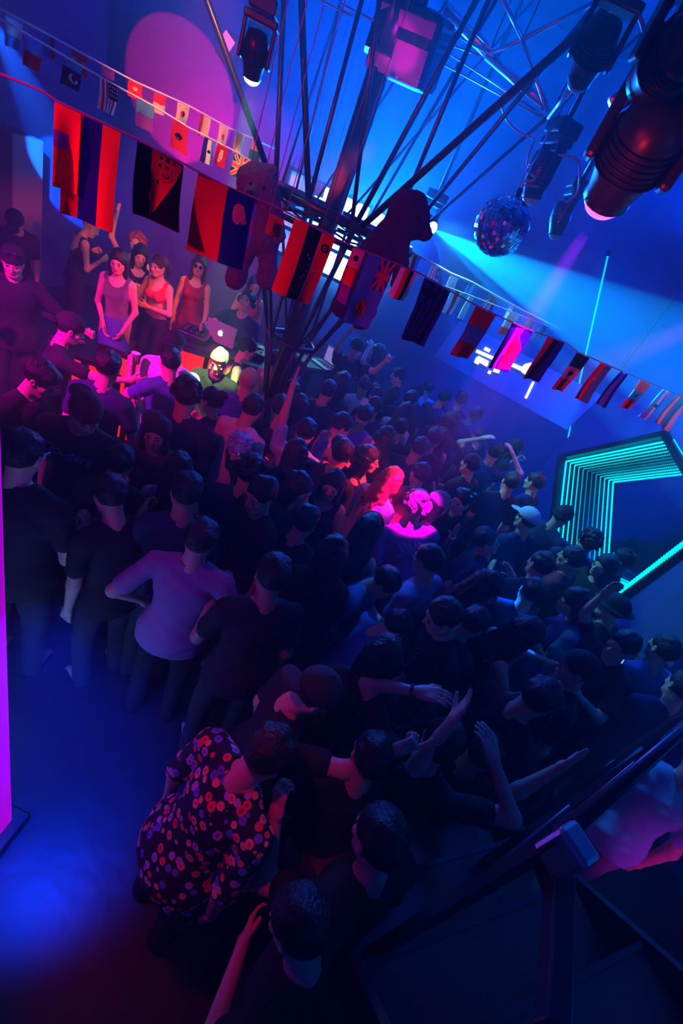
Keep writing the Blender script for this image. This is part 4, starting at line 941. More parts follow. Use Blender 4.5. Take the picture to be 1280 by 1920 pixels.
# upper left strings
B1 = [(-20, 8), (0, 18), (85, 63), (162, 106), (252, 154), (353, 199), (427, 240), (516, 280)]; B2 = [(-20, 25), (0, 37), (43, 61), (154, 126), (219, 163), (293, 203), (353, 240), (439, 284), (487, 313)]
d1 = lambda x: 4.3 + max(0, x) * .0022; d2 = lambda x: 3.9 + max(0, x) * .0022
string([(x, y, d1(x)) for x, y in B1], 'uppermost of the left bunting strings, farthest back', .006); string([(x, y, d2(x)) for x, y in B2], 'left bunting string just above the big flags', .006)
def yy(S, x):
    for (a, b), (c, d) in zip(S, S[1:]):
        if a <= x <= c: return b + (d - b) * (x - a) / (c - a)
    return S[-1][1]
G1 = 'small flags on the uppermost left string'
for i, (xa, xb, h_, des, lb) in enumerate([
 (8, 42, 62, [('lblue', R_(0, 0, 1, 1)), ('white', R_(0, .1, 1, .6))], 'cyan-lit pale flag at the upper left corner'),  # cyan light on a white flag put into its pale blue
 (85, 102, 42, vs('lblue', 'dred'), 'small blue and crimson flag hanging second at the upper left'),
 (134, 162, 40, hs('red', 'pink', 'red') + [disc(.5, .5, .16, .6, 'dred')], 'small red and pink flag with round emblem in the upper row'),
 (190, 214, 38, hs('purple', 'navy'), 'dim purple and navy flag above the striped starry flag'),
 (242, 267, 31, hs('red', 'red') + [star(.5, .4, .2, .8, 5, 'yellow')], 'little red flag with a star at its middle'),
 (290, 312, 38, hs('red', 'cream') + [star(.5, .35, .25, .8, 7, 'red'), ], 'little cream flag with a red leaf shape on top'),
 (333, 355, 38, [('cream', R_(0, 0, 1, 1)), disc(.5, .5, .25, .7, 'red'), ('navy', [(.5, .35), (.72, .42), (.6, .6), (.45, .62)]), ('grey', R_(.12, .12, .25, .2)), ('grey', R_(.75, .8, .88, .88)), ('grey', R_(.12, .8, .25, .88)), ('grey', R_(.75, .12, .88, .2))], 'little cream flag with a red disc and corner ticks'),
 (376, 395, 40, vs('dred', 'cream', 'cream'), 'little cream flag with crimson edge'),
 (412, 428, 40, vs('cream', 'cream') + [disc(.5, .5, .22, .6, 'red')], 'little cream flag with a red dot'),
 (443, 458, 38, [('cream', R_(0, 0, 1, 1)), ('orange', [(0, 0), (1, 0), (.4, 1)])], 'little flag with an orange triangle in the green beam'),
 (474, 492, 36, hs('pink', 'green'), 'little pink flag at the right end of the upper left string')]):
    flag((xa, yy(B1, xa)), (xb, yy(B1, xb)), (xa, yy(B1, xa) + h_), d1(xa), d1(xb), des, lb, G1, i + 30)
zig = [('white', [(0, 0), (1, 0), (1, .5)] + [(1 - (k + .5) / 6, .34 if k % 2 == 0 else .5) for k in range(0, 6)] + [(0, .5)])]
G2 = 'flags on the second left string'
for i, (xa, xb, h_, des, lb) in enumerate([
 (43, 80, 60, [('red', R_(0, 0, 1, 1)), ('lblue', zig[0][1])], 'red flag with a pale blue zigzag top'),
 (118, 154, 52, [('navy', R_(0, 0, 1, 1)), ('lblue', R_(0, 0, 1, .3)), disc(.45, .62, .22, .8, 'white'), disc(.54, .6, .18, .8, 'navy'), star(.62, .68, .1, .8, 5, 'white')], 'dark flag with a white crescent and star'),
 (187, 221, 58, [(('white', 'dred')[k % 2], R_(k / 9, 0, (k + 1) / 9, 1)) for k in range(9)] + [('navy', R_(.45, 0, 1, .5))] + [star(.55 + .13 * a, .1 + .13 * b, .04, .7, 5, 'white') for a in range(4) for b in range(3)], 'striped flag with a dark starry corner'),
 (256, 289, 50, [('purple', R_(0, 0, 1, 1)), ('lblue', zig[0][1])], 'dim purple flag with a pale zigzag top'),
 (324, 353, 52, hs('dred', 'dred') + [star(.5, .5, .24, .6, 5, 'navy')], 'crimson flag with one dark star'),
 (384, 404, 46, vs('blue', 'white', 'lblue') + [disc(.5, .5, .14, .5, 'navy')], 'blue and white barred flag with small round emblem'),
 (408, 428, 40, [('dred', R_(0, 0, 1, 1)), ('white', [(.4, .2), (.65, .2), (.75, .6), (.6, .8), (.4, .8), (.35, .55)]), ('red', R_(0, 0, 1, .08))], 'dim crimson flag with a pale upright figure'),
 (441, 468, 42, jack(0, 0, 1, 1, 'navy', 'white', 'red'), 'union cross flag beside the first plush bear')]):
    flag((xa, yy(B2, xa)), (xb, yy(B2, xb)), (xa, yy(B2, xa) + h_), d2(xa), d2(xb), des, lb, G2, i + 50)
# right strings beyond the tower
C1 = [(735, 455), (761, 467), (811, 495), (843, 513), (883, 530), (935, 559), (981, 584), (1027, 607), (1050, 618)]; C2 = [(735, 496), (758, 505), (814, 531), (870, 551), (929, 574), (975, 592), (1040, 618)]
d3 = lambda x: 4.9 + (x - 735) * .004; d4 = lambda x: 4.6 + (x - 735) * .004
string([(x, y, d3(x)) for x, y in C1], 'white taped bunting string under the cyan beams at the right, upper one', .012); string([(x, y, d4(x)) for x, y in C2], 'thin bunting string below the white taped one at the right', .006)
G3 = 'small flags on the right strings'
for i, (S, dd_, xa, xb, h_, des, lb) in enumerate([
 (C1, d3, 763, 790, 46, vs('white', 'cream', 'red', 'lblue'), 'white flag with a pink stripe beside the second bear'),
 (C1, d3, 811, 830, 36, [(('white', 'grey')[k % 2], R_(k / 9, 0, (k + 1) / 9, 1)) for k in range(9)] + [('lblue', R_(.5, 0, 1, .55)), star(.75, .28, .15, .7, 5, 'yellow')], 'small striped flag with yellow star corner in the cyan beam'),
 (C1, d3, 846, 860, 26, vs('white', 'white'), 'plain white little flag in the cyan beam'),
 (C1, d3, 880, 897, 30, vs('lblue', 'white', 'lblue'), 'pale blue and white little flag in the cyan beam'),
 (C1, d3, 916, 934, 32, jack(0, 0, 1, 1, 'red', 'white', 'dred'), 'magenta and white union cross flag in the cyan beam'),
 (C1, d3, 957, 970, 26, vs('white', 'purple'), 'white and violet little flag right of the magenta cross flag'),
 (C1, d3, 990, 1003, 26, vs('grey', 'pink'), 'grey and pink little flag near the end of the upper right string'),
 (C1, d3, 1018, 1026, 24, vs('lblue', 'white'), 'last little flag of the upper right string'),
 (C2, d4, 848, 868, 42, vs('white', 'dred', 'white'), 'white flag with a crimson bar on the lower right string'),
 (C2, d4, 880, 897, 42, vs('white', 'lblue'), 'white and pale blue flag on the lower right string'),
 (C2, d4, 912, 926, 30, vs('lblue', 'white', 'blue'), 'blue and white flag under the magenta cross flag'),
 (C2, d4, 955, 974, 40, hs('white', 'white', 'red'), 'white flag with a magenta foot on the lower right string'),
 (C2, d4, 990, 1003, 32, vs('pink', 'grey', 'navy'), 'pink and grey flag on the lower right string'),
 (C2, d4, 1016, 1026, 30, vs('lblue', 'blue'), 'dim blue flag near the end of the lower right string')]):
    flag((xa, yy(S, xa)), (xb, yy(S, xb)), (xa, yy(S, xa) + h_), dd_(xa), dd_(xb), des, lb, G3, i + 70)
# loose flags hanging behind the tower ring
G4 = 'loose flags hanging at the tower'
for i, (a, b, c, d, des, lb) in enumerate([
 ((455, 372), (482, 384), (440, 455), 2.9, hs('lblue', 'purple', 'lblue') + [('navy', R_(.0, .42, .16, .56))], 'blue and violet banded flag between first bear and red-blue flag'),
 ((505, 400), (533, 412), (500, 436), 3.2, hs('dred', 'dred'), 'small crimson flag hung right behind the first bear'),
 ((602, 430), (622, 440), (580, 505), 3.6, hs('lblue', 'teal'), 'pale blue flag behind the starry red flag'),
 ((538, 358), (560, 366), (531, 385), 5.4, vs('lblue', 'white', 'lblue'), 'blue and white flag behind the tower ring'),
 ((595, 340), (612, 346), (590, 366), 5.6, vs('white', 'white'), 'white flag seen between the tower rods')]):
    fl_ = flag(a, b, c, d, d, des, lb, G4, i + 90)
    A_, B_ = P(*a, d=d), P(*b, d=d); m = MB(); m.tube([A_, B_], .003, 5); m.tube([A_, Vector((A_.x, A_.y, HT))], .0025, 5); m.tube([B_, Vector((B_.x, B_.y, HT))], .0025, 5)
    co = m.build('hanging_cord', mat('violet_tape', (.3, .08, .3), .6), origin=A_); co.parent = fl_; co.location = (0, 0, 0)

# ---------------------------------------------------------------- plush bears on the tower ring
def fur(nm, col):
    return mat('plush_' + nm, col, .95, bump=1.0, bscale=60, var=.35)
def plush(name, label, parts, muzzle, h=.012, fm=None, origin=None):
    pts = [p for a in parts for p in (a[0], a[1])]
    lo = np.min([tuple(p) for p in pts], 0) - .25; hi = np.max([tuple(p) for p in pts], 0) + .25
    f = Field(lo, hi, h)
    for a, b, ra, rb in parts: f.cap(a, b, ra, rb, k=.025)
    X, Y, Z = f._xyz((slice(None),) * 3); rr_ = np.random.RandomState(3)
    f.V = f.V + (.006 * np.sin(63 * X + 20 * np.sin(9 * Z)) * np.sin(71 * Y + 3 * Z) * np.sin(67 * Z)).astype(np.float32)
    v, q = f.mesh(); o0 = Vector(origin); me = from_np('plush_body', v - np.array(tuple(o0)), q); r = empty(name, o0); tag(r, label, 'plush bear', 'plush bears hanging on the tower'); link('body', me, fm, r)
    for nm, p, rad, m_ in muzzle:
        ob = bpy.data.objects.new(nm, blob_mesh('bl' + nm + str(rad), (rad, rad, rad), m_)); C.objects.link(ob); ob.parent = r; ob.location = Vector(p) - o0
    return r
def W(x, y, d): return P(x, y, d=d)
D = 3.75
toC = lambda x, y, dd: W(x, y, D - dd)
plush('plush_bear', 'brown-violet plush bear hanging by the tower ring behind the flags, legs dangling', [
  (W(482, 350, D), W(486, 358, D), .135, .135), (toC(474, 362, .12), toC(470, 366, .15), .05, .045), (W(458, 328, D), W(459, 330, D), .045, .045), (W(508, 322, D), W(509, 324, D), .045, .045),
  (W(492, 388, D), W(490, 440, D), .125, .13), (W(470, 452, D), W(446, 505, D), .07, .062), (W(444, 517, D), toC(440, 524, .06), .078, .068), (W(503, 452, D), W(502, 505, D), .07, .062), (W(502, 517, D), toC(498, 524, .06), .078, .068),
  (W(470, 400, D), W(452, 440, D - .08), .055, .05), (W(515, 400, D), W(522, 440, D - .05), .055, .05)],
  [('nose', toC(468, 362, .2), .022, PLASTIC), ('eye', toC(470, 345, .135), .014, EYE), ('eye', toC(493, 352, .135), .014, EYE)], fm=fur('brown', (.14, .06, .2)), origin=W(486, 400, D))
D = 3.55
plush('plush_bear', 'dark blue plush bear seen from the side, straddling the tower ring', [
  (W(764, 402, D), W(768, 408, D), .135, .13), (W(790, 430, D), W(796, 437, D), .062, .05), (W(752, 378, D), W(753, 379, D), .045, .045), (W(785, 376, D), W(786, 377, D), .045, .045),
  (W(738, 440, D), W(708, 475, D), .115, .125), (W(688, 480, D), W(656, 545, D), .075, .065), (W(652, 555, D), W(640, 574, D - .05), .082, .075), (W(706, 500, D), W(690, 570, D + .1), .07, .06), (W(688, 580, D + .1), W(676, 603, D + .05), .075, .06),
  (W(752, 450, D - .05), W(752, 510, D - .05), .055, .05), (W(752, 515, D - .05), W(746, 535, D - .08), .058, .052)],
  [('nose', W(806, 440, D), .02, PLASTIC), ('eye', toC(785, 410, .12), .014, EYE)], fm=fur('grey', (.03, .03, .14)), origin=W(738, 440, D))
# ---------------------------------------------------------------- cups and phones held in hands
def cup(M4, label, clear=True, s=1.0, grp='cups held in the crowd'):
    # stands in the hand: the grip centre lies in front of the palm
    c = M4 @ Vector((0, .045, .075)); r = empty('cup', c); tag(r, label, 'cup', grp)
    m = MB(); m.lathe([(.0, -.05), (.027, -.05), (.030, -.047), (.038, .05), (.04, .052), (.0385, .054), (.036, .05), (.028, -.044), (.0, -.044)], 18, Matrix.Scale(s, 4)); m.build('cup_wall', CUPM if clear else CUPW, r)
    m = MB(); m.lathe([(.0, -.043), (.0275, -.043), (.0335, .015), (.0, .015)], 18, Matrix.Scale(s, 4)); m.build('drink', DRINK, r)
    m = MB(); m.lathe([(.038, .049), (.0415, .051), (.038, .054)], 18, Matrix.Scale(s, 4)); m.build('rim', CUPW, r)
    return r
def phone(M4, label):
    c = M4 @ Vector((0, .04, .07)); r = empty('phone', c); tag(r, label, 'phone', 'phones held in the crowd'); R = M4.to_3x3().normalized()
    m = MB(); m.box((0, 0, 0), (.07, .009, .145), rot=R, bev=.003); m.build('case', PLASTIC, r)
    m = MB(); m.box(R @ Vector((0, -.0052, 0)), (.064, .001, .135), rot=R); m.build('screen', mat('phone_screen', (.1, .1, .1), .2, emit=(.25, .5, 1), es=1.2), r)
    return r
def bracelet(M4, label, col=(.8, .8, .85), nm='bracelet'):
    m = MB(); m.tube([M4 @ Vector((.031 * math.cos(a), .030 * math.sin(a), -.03)) for a in [2 * math.pi * k / 14 for k in range(15)]], .006, 6)
    o = m.build(nm, mat('shiny_%s' % nm, col, .2, .8), origin=M4 @ Vector((0, 0, -.03))); tag(o, label, nm); return o
def deco(p, name, mesh_pts, m_): pass
HI = dict(res=.0125, hres=.0052); MI = dict(res=.015, hres=.0062); LO = dict(res=.018, hres=.0078)
Gs = 'dancers on the stage'
# ---- stage dancers and DJs
STZ = .25
a = person('dancer with blond bun in a black backless top, looking down, far left of the stage', 171, 427, .97, STZ, -70, 10, hy=-5, hp=25, arms=('cup', 'cup'), top='tank', fem=True, hair='bun', hc='blond', bc='black', group=Gs, face=True, **MI)
a = person('dancer tossing curly hair with one bare arm raised behind the others', 256, 458, .98, STZ, 170, -5, hp=-20, arms=('down', 'up'), top='tank', fem=True, hair='curly', hc='red', bottom='skirt', bc='black', group=Gs, **MI)
a = person('dancer in a glittering sequinned halter top with long black hair', 222, 492, 1.0, STZ, 165, 12, hp=10, arms=(((.2, .1, -1), (-.35, .5, -.8), 'relaxed'), ((.15, .15, -1), (-.4, .5, -.75), 'relaxed')), top='tank', tc='purple', fem=True, hair='long', bottom='skirt', bc='denim', face=True, group=Gs, sleeve=.05, **HI)
SQ = mat('sequin_cloth', (.6, .4, .7), .25, .9, bump=1.0, bscale=220, var=.6)
for ch in a['root'].children:
    if ch.name.startswith('tank_top'): ch.data.materials.clear(); ch.data.materials.append(SQ)
a = person('dark-haired woman half hidden behind the sequinned dancer', 262, 480, .97, STZ, 190, 5, arms=('down', 'down'), fem=True, hair='long', tc='black', top='dress', bottom=None, face=True, group=Gs, **MI)
a = person('smiling dancer in an orange bikini top, arms crossed low, brown ponytail', 297, 500, .98, STZ, 150, 6, hy=-10, arms=('cross', 'cup'), top='bra', tc='red', fem=True, hair='pony', hc='brown', bc='black', face=True, group=Gs, **HI)
cup(a['hand'][1], 'cup in the hand of the dancer in the orange bikini top')
a = person('woman in sunglasses and a red strap dress standing behind the DJ desk', 373, 500, 1.02, STZ, 175, 0, hp=-6, arms=('down', 'down'), top='dress', tc='maroon', fem=True, hair='long', hc='brown', bottom=None, face=True, group=Gs, **HI)
def glasses(hm, label):
    m = MB()
    for sx in (-1, 1): m.lathe([(.0, .0), (.02, .0), (.021, .003), (.0, .005)], 14, hm @ Matrix.Translation((sx * .03, .1, .003)) @ Matrix.Rotation(math.pi / 2, 4, 'X'))
    m.tube([hm @ Vector((-.08, .0, .006)), hm @ Vector((-.052, .098, .007)), hm @ Vector((.052, .098, .007)), hm @ Vector((.08, .0, .006))], .003, 6)
    tag(m.build('sunglasses', PLASTIC, origin=hm @ Vector((0, .1, 0))), label, 'sunglasses')
glasses(a['head'], 'black sunglasses worn by the woman in the red strap dress')
a = person('DJ with headphones in an open dark shirt behind the silver laptop', 462, 566, 1.02, STZ, 165, 8, hp=-22, hy=-8, arms=('bent', 'fwd'), top='shirt', tc='navy', hair='short', bc='black', face=True, group='DJs', **HI)
hm = a['head']; r = empty('headphones', hm @ Vector((0, 0, 0))); tag(r, 'black over-ear headphones on the DJ behind the silver laptop', 'headphones')
m = MB(); m.tube([hm @ Vector((.1 * math.cos(t), -.01, .01 + .125 * math.sin(t))) - r.location for t in [math.pi * k / 12 for k in range(13)]], .009, 8); m.build('headband', PLASTIC, r)
for sx in (-1, 1):
    m = MB(); m.lathe([(.0, -.018), (.036, -.018), (.04, 0), (.034, .018), (.0, .018)], 16, Matrix.Translation(-r.location) @ hm @ Matrix.Translation((sx * .093, -.005, 0)) @ Matrix.Rotation(math.pi / 2, 4, 'Y')); m.build('ear_cup', PLASTIC, r)
a = person('bare-shouldered woman behind the DJ, hidden by the bear legs', 478, 535, 1.02, STZ, 190, 0, arms=('down', 'bent'), top='tank', tc='red', fem=True, hair='long', hc='brown', group=Gs, **MI)
a = person('DJ reaching both arms up in blue haze right of the tower', 668, 655, 1.0, STZ, -150, 5, arms=('fwdup', 'up'), tc='black', cap='back', group='DJs', **MI)
a = person('woman in profile touching her head in the blue haze behind the second laptop', 705, 662, .98, STZ, 80, 5, hp=-5, arms=('over', 'down'), tc='black', top='tank', fem=True, hair='long', face=True, group='DJs', **MI)
a = person('dim dancer on the stage edge far back in the blue haze', 745, 706, .98, 0, 100, 5, arms=('down', 'cup'), tc='black', group='DJs', **LO)

# ---- left side
a = person('man in a black cap bending his head by the purple pillar', 28, 418, 1.03, 0, 200, 8, hy=-30, hp=35, arms=('down', 'down'), cap='forward', tc='black', face=True, **MI)
a = person('man with sunglasses pushed up on his cap, black tee, holding a clear cup, moustached', 24, 492, 1.06, 0, 178, 4, hy=-4, hp=12, arms=(((.75, .25, -.75), (.7, .75, .1), 'fist'), 'bent'), cap='back', tc='black', bc='black', face=True, build=1.12, **HI)
MAN = a
cup(a['hand'][1], 'clear cup held by the man with sunglasses on his cap', s=1.2)
glasses(a['head'] @ Matrix.Translation((0, .006, .085)) @ Matrix.Rotation(.35, 4, 'X'), 'sunglasses pushed up on the cap of the man at the left edge')
m = MB(); M4 = a['hand'][0]; m.tube([M4 @ Vector((.03 * math.cos(t), .028 * math.sin(t), -.035)) for t in [2 * math.pi * k / 14 for k in range(15)]], .01, 6); tag(m.build('wristwatch', PLASTIC, origin=M4 @ Vector((0, 0, -.035))), 'dark wristwatch on the outstretched fist at the left', 'watch')
a = person('man in a black cap in right profile, black tee with small white chest mark', 132, 618, 1.0, 0, -85, 6, hp=15, cap='back', tc='black', arms=('down', 'fwd'), face=True, **HI)
def chest_mark(a, pts_sets, m_, name, label=None, back=False, sc=1.0, cx=0, cz=.3, thick=.003):
    m = MB(); sgn = -1 if back else 1
    for poly in pts_sets:
        for (p, q) in zip(poly, poly[1:]):
            A_ = a['T'](sgn * (cx + p[0] * sc), sgn * .127 - (.02 * sgn if False else 0), cz + p[1] * sc); B_ = a['T'](sgn * (cx + q[0] * sc), sgn * .127, cz + q[1] * sc); m.tube([A_, B_], thick, 5)
    o = m.build(name, m_); o.parent = a['root']; o.matrix_parent_inverse = a['M'].inverted(); return o
WP = mat('white_print', (.7, .7, .75), .7); PP = mat('pink_print', (.85, .6, .85), .7)
chest_mark(a, [[(-.03, 0), (0, .02), (.03, 0), (0, -.02), (-.03, 0)], [(0, -.02), (.01, .03)]], WP, 'shirt_print', cx=.05, cz=.34)
a = person('dark-haired man with short fringe looking down to the right, black tee, near the left edge', 78, 712, 1.03, 0, -135, 8, hy=10, hp=22, tc='black', arms=('down', 'down'), face=True, build=1.1, hair='fringe', **HI)
a = person('man seen from behind in a black tee left of the lit railing', 203, 690, 1.02, 0, -25, 6, tc='navy', arms=('down', 'cup'), **MI)
a = person('man in a black backwards cap facing left, dark tee with a script print', 160, 778, 1.04, 0, 150, 8, hy=45, hp=20, cap='back', tc='black', arms=('down', 'down'), face=True, build=1.15, **HI)
fc = bpy.data.curves.new('script', 'FONT'); fc.body = 'Dodgers'; fc.size = .09; fc.extrude = .002; fc.shear = .3; fc.align_x = 'CENTER'
fo = bpy.data.objects.new('tmp', fc); C.objects.link(fo); bpy.context.view_layer.update(); me = bpy.data.meshes.new_from_object(fo); bpy.data.objects.remove(fo)
o = link('script_print', me, mat('navy_print', (.25, .3, .55), .6), a['root']); c = a['root'].matrix_world
p = Vector(a['T'](0, .132, .33)); o.location = (0, .19, 1.29); o.rotation_euler = (math.radians(82), 0, math.radians(180))
a = person('large man seen from behind with red-lit neck, cigarette in his mouth, lower left crowd', 44, 852, 1.06, 0, -35, 6, hp=5, tc='black', arms=('down', 'bent'), build=1.2, **HI)
M4 = a['head']; m = MB(); m.tube([M4 @ Vector((.01, .1, -.055)), M4 @ Vector((.02, .175, -.05))], .004, 6); tag(m.build('cigarette', CUPW, origin=M4 @ Vector((.01, .1, -.055))), 'white cigarette in the mouth of the large man at the left', 'cigarette')
a = person('dark-haired person with one red-lit ear below the script tee man', 205, 930, .98, 0, 30, 8, hp=20, tc='black', arms=('down', 'down'), **HI)
a = person('smiling woman with long dark hair and dark top, left of centre', 292, 812, .98, 0, 172, 4, hp=5, tc='maroon', fem=True, hair='long', arms=('down', 'bent'), face=True, top='long', **HI)
a = person('woman from behind with long dark hair over a pale open-backed top', 334, 880, .96, 0, -10, 5, tc='lavender', fem=True, top='tank', hair='long', arms=('down', 'down'), **HI)
a = person('man from behind in a pale violet tee, alone in the dark lower left', 376, 1010, 1.0, 0, -8, 4, hp=4, tc='lavender', arms=('hip', 'hip'), bc='black', build=1.08, sleeve=.75, **HI)
a = person('dark-haired man in a denim shirt from behind holding up a cup', 318, 680, 1.0, 0, 20, 4, tc='denim', arms=('phone', 'down'), **HI)
cup(a['hand'][0], 'cup lifted by the man in the denim shirt')
a = person('man in a dark cap and white shirt lit green, left of the blond man', 326, 648, 1.02, 0, -20, 10, side=0, tc='white', cap='back', arms=('down', 'fwd'), **HI)
a = person('blond man facing us in a black tee holding a white cup, lit pale green', 409, 680, 1.0, 0, 170, 5, hp=8, tc='black', hair='fringe', hc='blond', arms=('bent', 'cup'), face=True, **HI)
cup(a['hand'][1], 'white cup in the hand of the blond man', clear=False)
a = person('fair-haired person from behind in a denim jacket, lit pale green', 464, 716, .99, 0, -5, 5, tc='denim', top='long', hair='fringe', hc='blond', arms=('down', 'down'), **HI)
a = person('person in a dark beanie in right profile, bare shoulder, by the DJ desk', 462, 655, 1.0, 0, -80, 8, hp=8, tc='black', top='tank', cap='beanie', fem=True, arms=('down', 'bent'), face=True, **MI)
a = person('person half hidden behind the left edge of the truss tower', 500, 672, 1.0, 0, -60, 4, tc='grey', arms=('down', 'down'), **MI)
a = person('woman with dark hair in a bun facing left between blond man and large dark head', 396, 752, .96, 0, 55, 5, tc='black', fem=True, hair='bun', arms=('down', 'cup'), **HI)
a = person('dark-haired man from behind in a pale tee with pink right side', 473, 768, 1.02, 0, -30, 6, hp=12, tc='white', arms=('down', 'bent'), **HI)
cup(a['hand'][1], 'clear cup lit green, held by the man in the pale tee')
a = person('curly black-haired man from behind in a dark jumper', 348, 745, 1.04, 0, -5, 5, tc='navy', top='long', hair='curly', arms=('down', 'down'), build=1.1, **HI)
a = person('person with spiky blue-lit hair bending forward', 450, 842, .97, 0, 140, 18, hp=35, tc='black', hair='spiky', hc='blue', arms=('down', 'down'), **HI)
a = person('tall dark-haired man in a black tee facing left, centre', 487, 930, 1.03, 0, 125, 5, hy=20, hp=8, tc='black', arms=('down', 'down'), face=True, **HI)
a = person('woman with dark hair turned right, beside the smiling woman in the tank top', 560, 918, .98, 0, -120, 5, tc='black', fem=True, hair='long', arms=('down', 'bent'), face=True, **HI)
a = person('smiling woman in a black tank top facing us, lit red', 618, 918, .97, 0, 172, 5, hp=8, hy=8, tc='black', top='tank', fem=True, hair='long', arms=('down', 'down'), face=True, **HI)
a = person('dark-haired person in a cap, arm stretched straight up in front of the tower', 572, 812, 1.0, 0, -10, 5, tc='lightblue', hair='short', arms=('high', 'down'), **HI)
a = person('dark-haired person from behind, lower centre of the bright crowd', 553, 850, .98, 0, 15, 5, tc='black', hair='long', fem=True, arms=('down', 'down'), **MI)
a = person('tattooed person in right profile with one arm reaching out and up, pink backless top', 640, 800, 1.0, 0, -70, 8, hp=10, tc='purple', top='tank', arms=('down', ((.1, 1, -.2), (0, .15, 1), 'fist')), face=True, **HI)
bracelet(a['hand'][1], 'pale bracelet on the wrist of the raised tattooed arm')
a = person('woman in a black halter top in right profile with orange-lit chest', 690, 862, .98, 0, -95, 2, hp=-4, tc='black', top='bra', fem=True, hair='long', arms=('down', 'clap'), face=True, bc='purple', **HI)
a = person('woman with long red hair seen from behind, leaning, in brilliant magenta light', 733, 902, 1.0, 0, -30, 8, side=4, hp=5, tc='white', fem=True, hair='wavy', hc='red', arms=('down', 'bent'), **HI)
a = person('curly-haired person bending left in a purple tee with script on the back', 768, 938, 1.02, 0, 25, 18, side=-14, hp=10, tc='purple', hair='curly', hc='curly', arms=('down', 'fwd'), build=1.15, sleeve=.75, **HI)
chest_mark(a, [[(-.1, .05), (-.06, .07), (-.08, .0), (-.03, .06), (-.04, -.01), (.02, .06), (0, -.01), (.05, .05), (.06, -.02), (.1, .05)], [(-.12, -.05), (-.02, -.04), (.1, -.06)], [(-.09, .1), (.08, .09)]], PP, 'back_print', back=True, cz=.36, thick=.004)
a = person('woman in a pale bucket cap with long hair, beside the curly magenta head', 820, 948, .97, 0, -60, 6, hp=12, tc='black', fem=True, hair='long', cap='beanie', capc='grey', arms=('down', 'down'), **HI)
a = person('woman wearing turquoise glittering hair clips, hand raised beside her head', 860, 948, .97, 0, 140, 6, hy=15, hp=5, tc='black', fem=True, hair='short', arms=(((.3, .5, -.4), (.2, .2, 1), 'open'), 'down'), face=True, **HI)
TQ = mat('turquoise_clip', (.1, .7, .8), .15, .6)
hm = a['head']; rnd = random.Random(8)
for k in range(7):
    t = rnd.uniform(0, 6.28); e = rnd.uniform(.2, 1.2); p = Vector((.095 * math.cos(t) * math.cos(e), -.015 + .11 * math.sin(t) * math.cos(e), .05 + .1 * math.sin(e)))
    ob = bpy.data.objects.new('hair_clip', blob_mesh('clip', (.016, .012, .01), TQ)); C.objects.link(ob); ob.parent = a['root']; ob.matrix_parent_inverse = a['M'].inverted(); ob.matrix_basis = Matrix.Translation(hm @ p)
bracelet(a['hand'][0], 'thin bracelet on the hand raised beside the hair clips')
a = person('dark-haired woman from behind with orange-glinting hairband and cropped top', 690, 992, .97, 0, -10, 5, tc='black', top='bra', fem=True, hair='long', arms=('bent', 'down'), **HI)
m = MB(); hm = a['head']; m.tube([hm @ Vector((.1 * math.cos(t), .01, .02 + .128 * math.sin(t))) for t in [math.pi * k / 12 for k in range(13)]], .006, 6); tag(m.build('hairband', mat('orange_band', (.9, .3, .1), .3, .3), origin=hm @ Vector((0, .01, .1))), 'orange hairband on the dark-haired woman in the cropped top', 'hairband')
a = person('dark-haired man in a lavender tee looking left, two cups held out', 800, 1052, 1.0, 0, 70, 6, hp=12, tc='lavender', arms=('bent', 'bent'), face=True, **HI)
cup(a['hand'][1], 'red-rimmed clear cup, upper of the two held out', s=1.1); cup(a['hand'][0], 'red-rimmed clear cup, lower of the two held out', s=1.1)
a = person('person in a crumpled light denim jacket next to the two cups', 744, 1082, .93, 0, -100, 14, hp=25, tc='denim', top='long', arms=('bent', 'bent'), **HI)
a = person('person in pale denim with rings, just below the two cups', 742, 1150, .9, 0, -60, 14, hp=25, tc='denim', top='long', hair='short', arms=('bent', 'cup'), **HI)
a = person('man in a navy jersey with orange sleeve number, face turned up right', 912, 1016, .97, 0, -75, 26, hp=-30, tc='navy', arms=('clap', 'down'), face=True, **HI)
fc = bpy.data.curves.new('num', 'FONT'); fc.body = '3'; fc.size = .1; fc.extrude = .002; fo = bpy.data.objects.new('tmp', fc); C.objects.link(fo); bpy.context.view_layer.update(); me = bpy.data.meshes.new_from_object(fo); bpy.data.objects.remove(fo)
o = link('sleeve_number', me, mat('orange_print', (.9, .2, .05), .5), a['root']); o.location = Vector(tuple(a['J'][-1][0])) + Vector((-.075, -.05, -.06)); o.rotation_euler = (math.radians(90), 0, math.radians(-90))
a = person('dark-haired woman looking right behind the raised open hand', 912, 1104, 1.0, 0, -90, 5, hp=12, tc='black', fem=True, hair='long', arms=('down', 'down'), face=True, **HI)
a = person('dark-haired man in a black tee with a beaded necklace, face turned down left', 803, 1158, 1.02, 0, 130, 10, hp=22, tc='black', arms=('down', 'cup'), face=True, build=1.05, **HI)
m = MB(); 
for k in range(22):
    t = math.pi * (k / 21); m.lathe([(0, -.008), (.008, 0), (0, .008)], 8, Matrix.Translation(a['T'](.085 * math.cos(t), .155, .47 - .26 * math.sin(t))))
o = m.build('bead_necklace', mat('blue_beads', (.3, .5, .9), .2, .5)); o.parent = a['root']; o.matrix_parent_inverse = a['M'].inverted()
a = person('woman from behind with long dark hair and bare shoulders reaching forward', 985, 1190, 1.0, 0, -55, 10, hp=12, tc='black', top='tank', fem=True, hair='long', arms=('fwd', ((.2, .7, -.6), (-.1, .9, .35), 'open')), **HI)
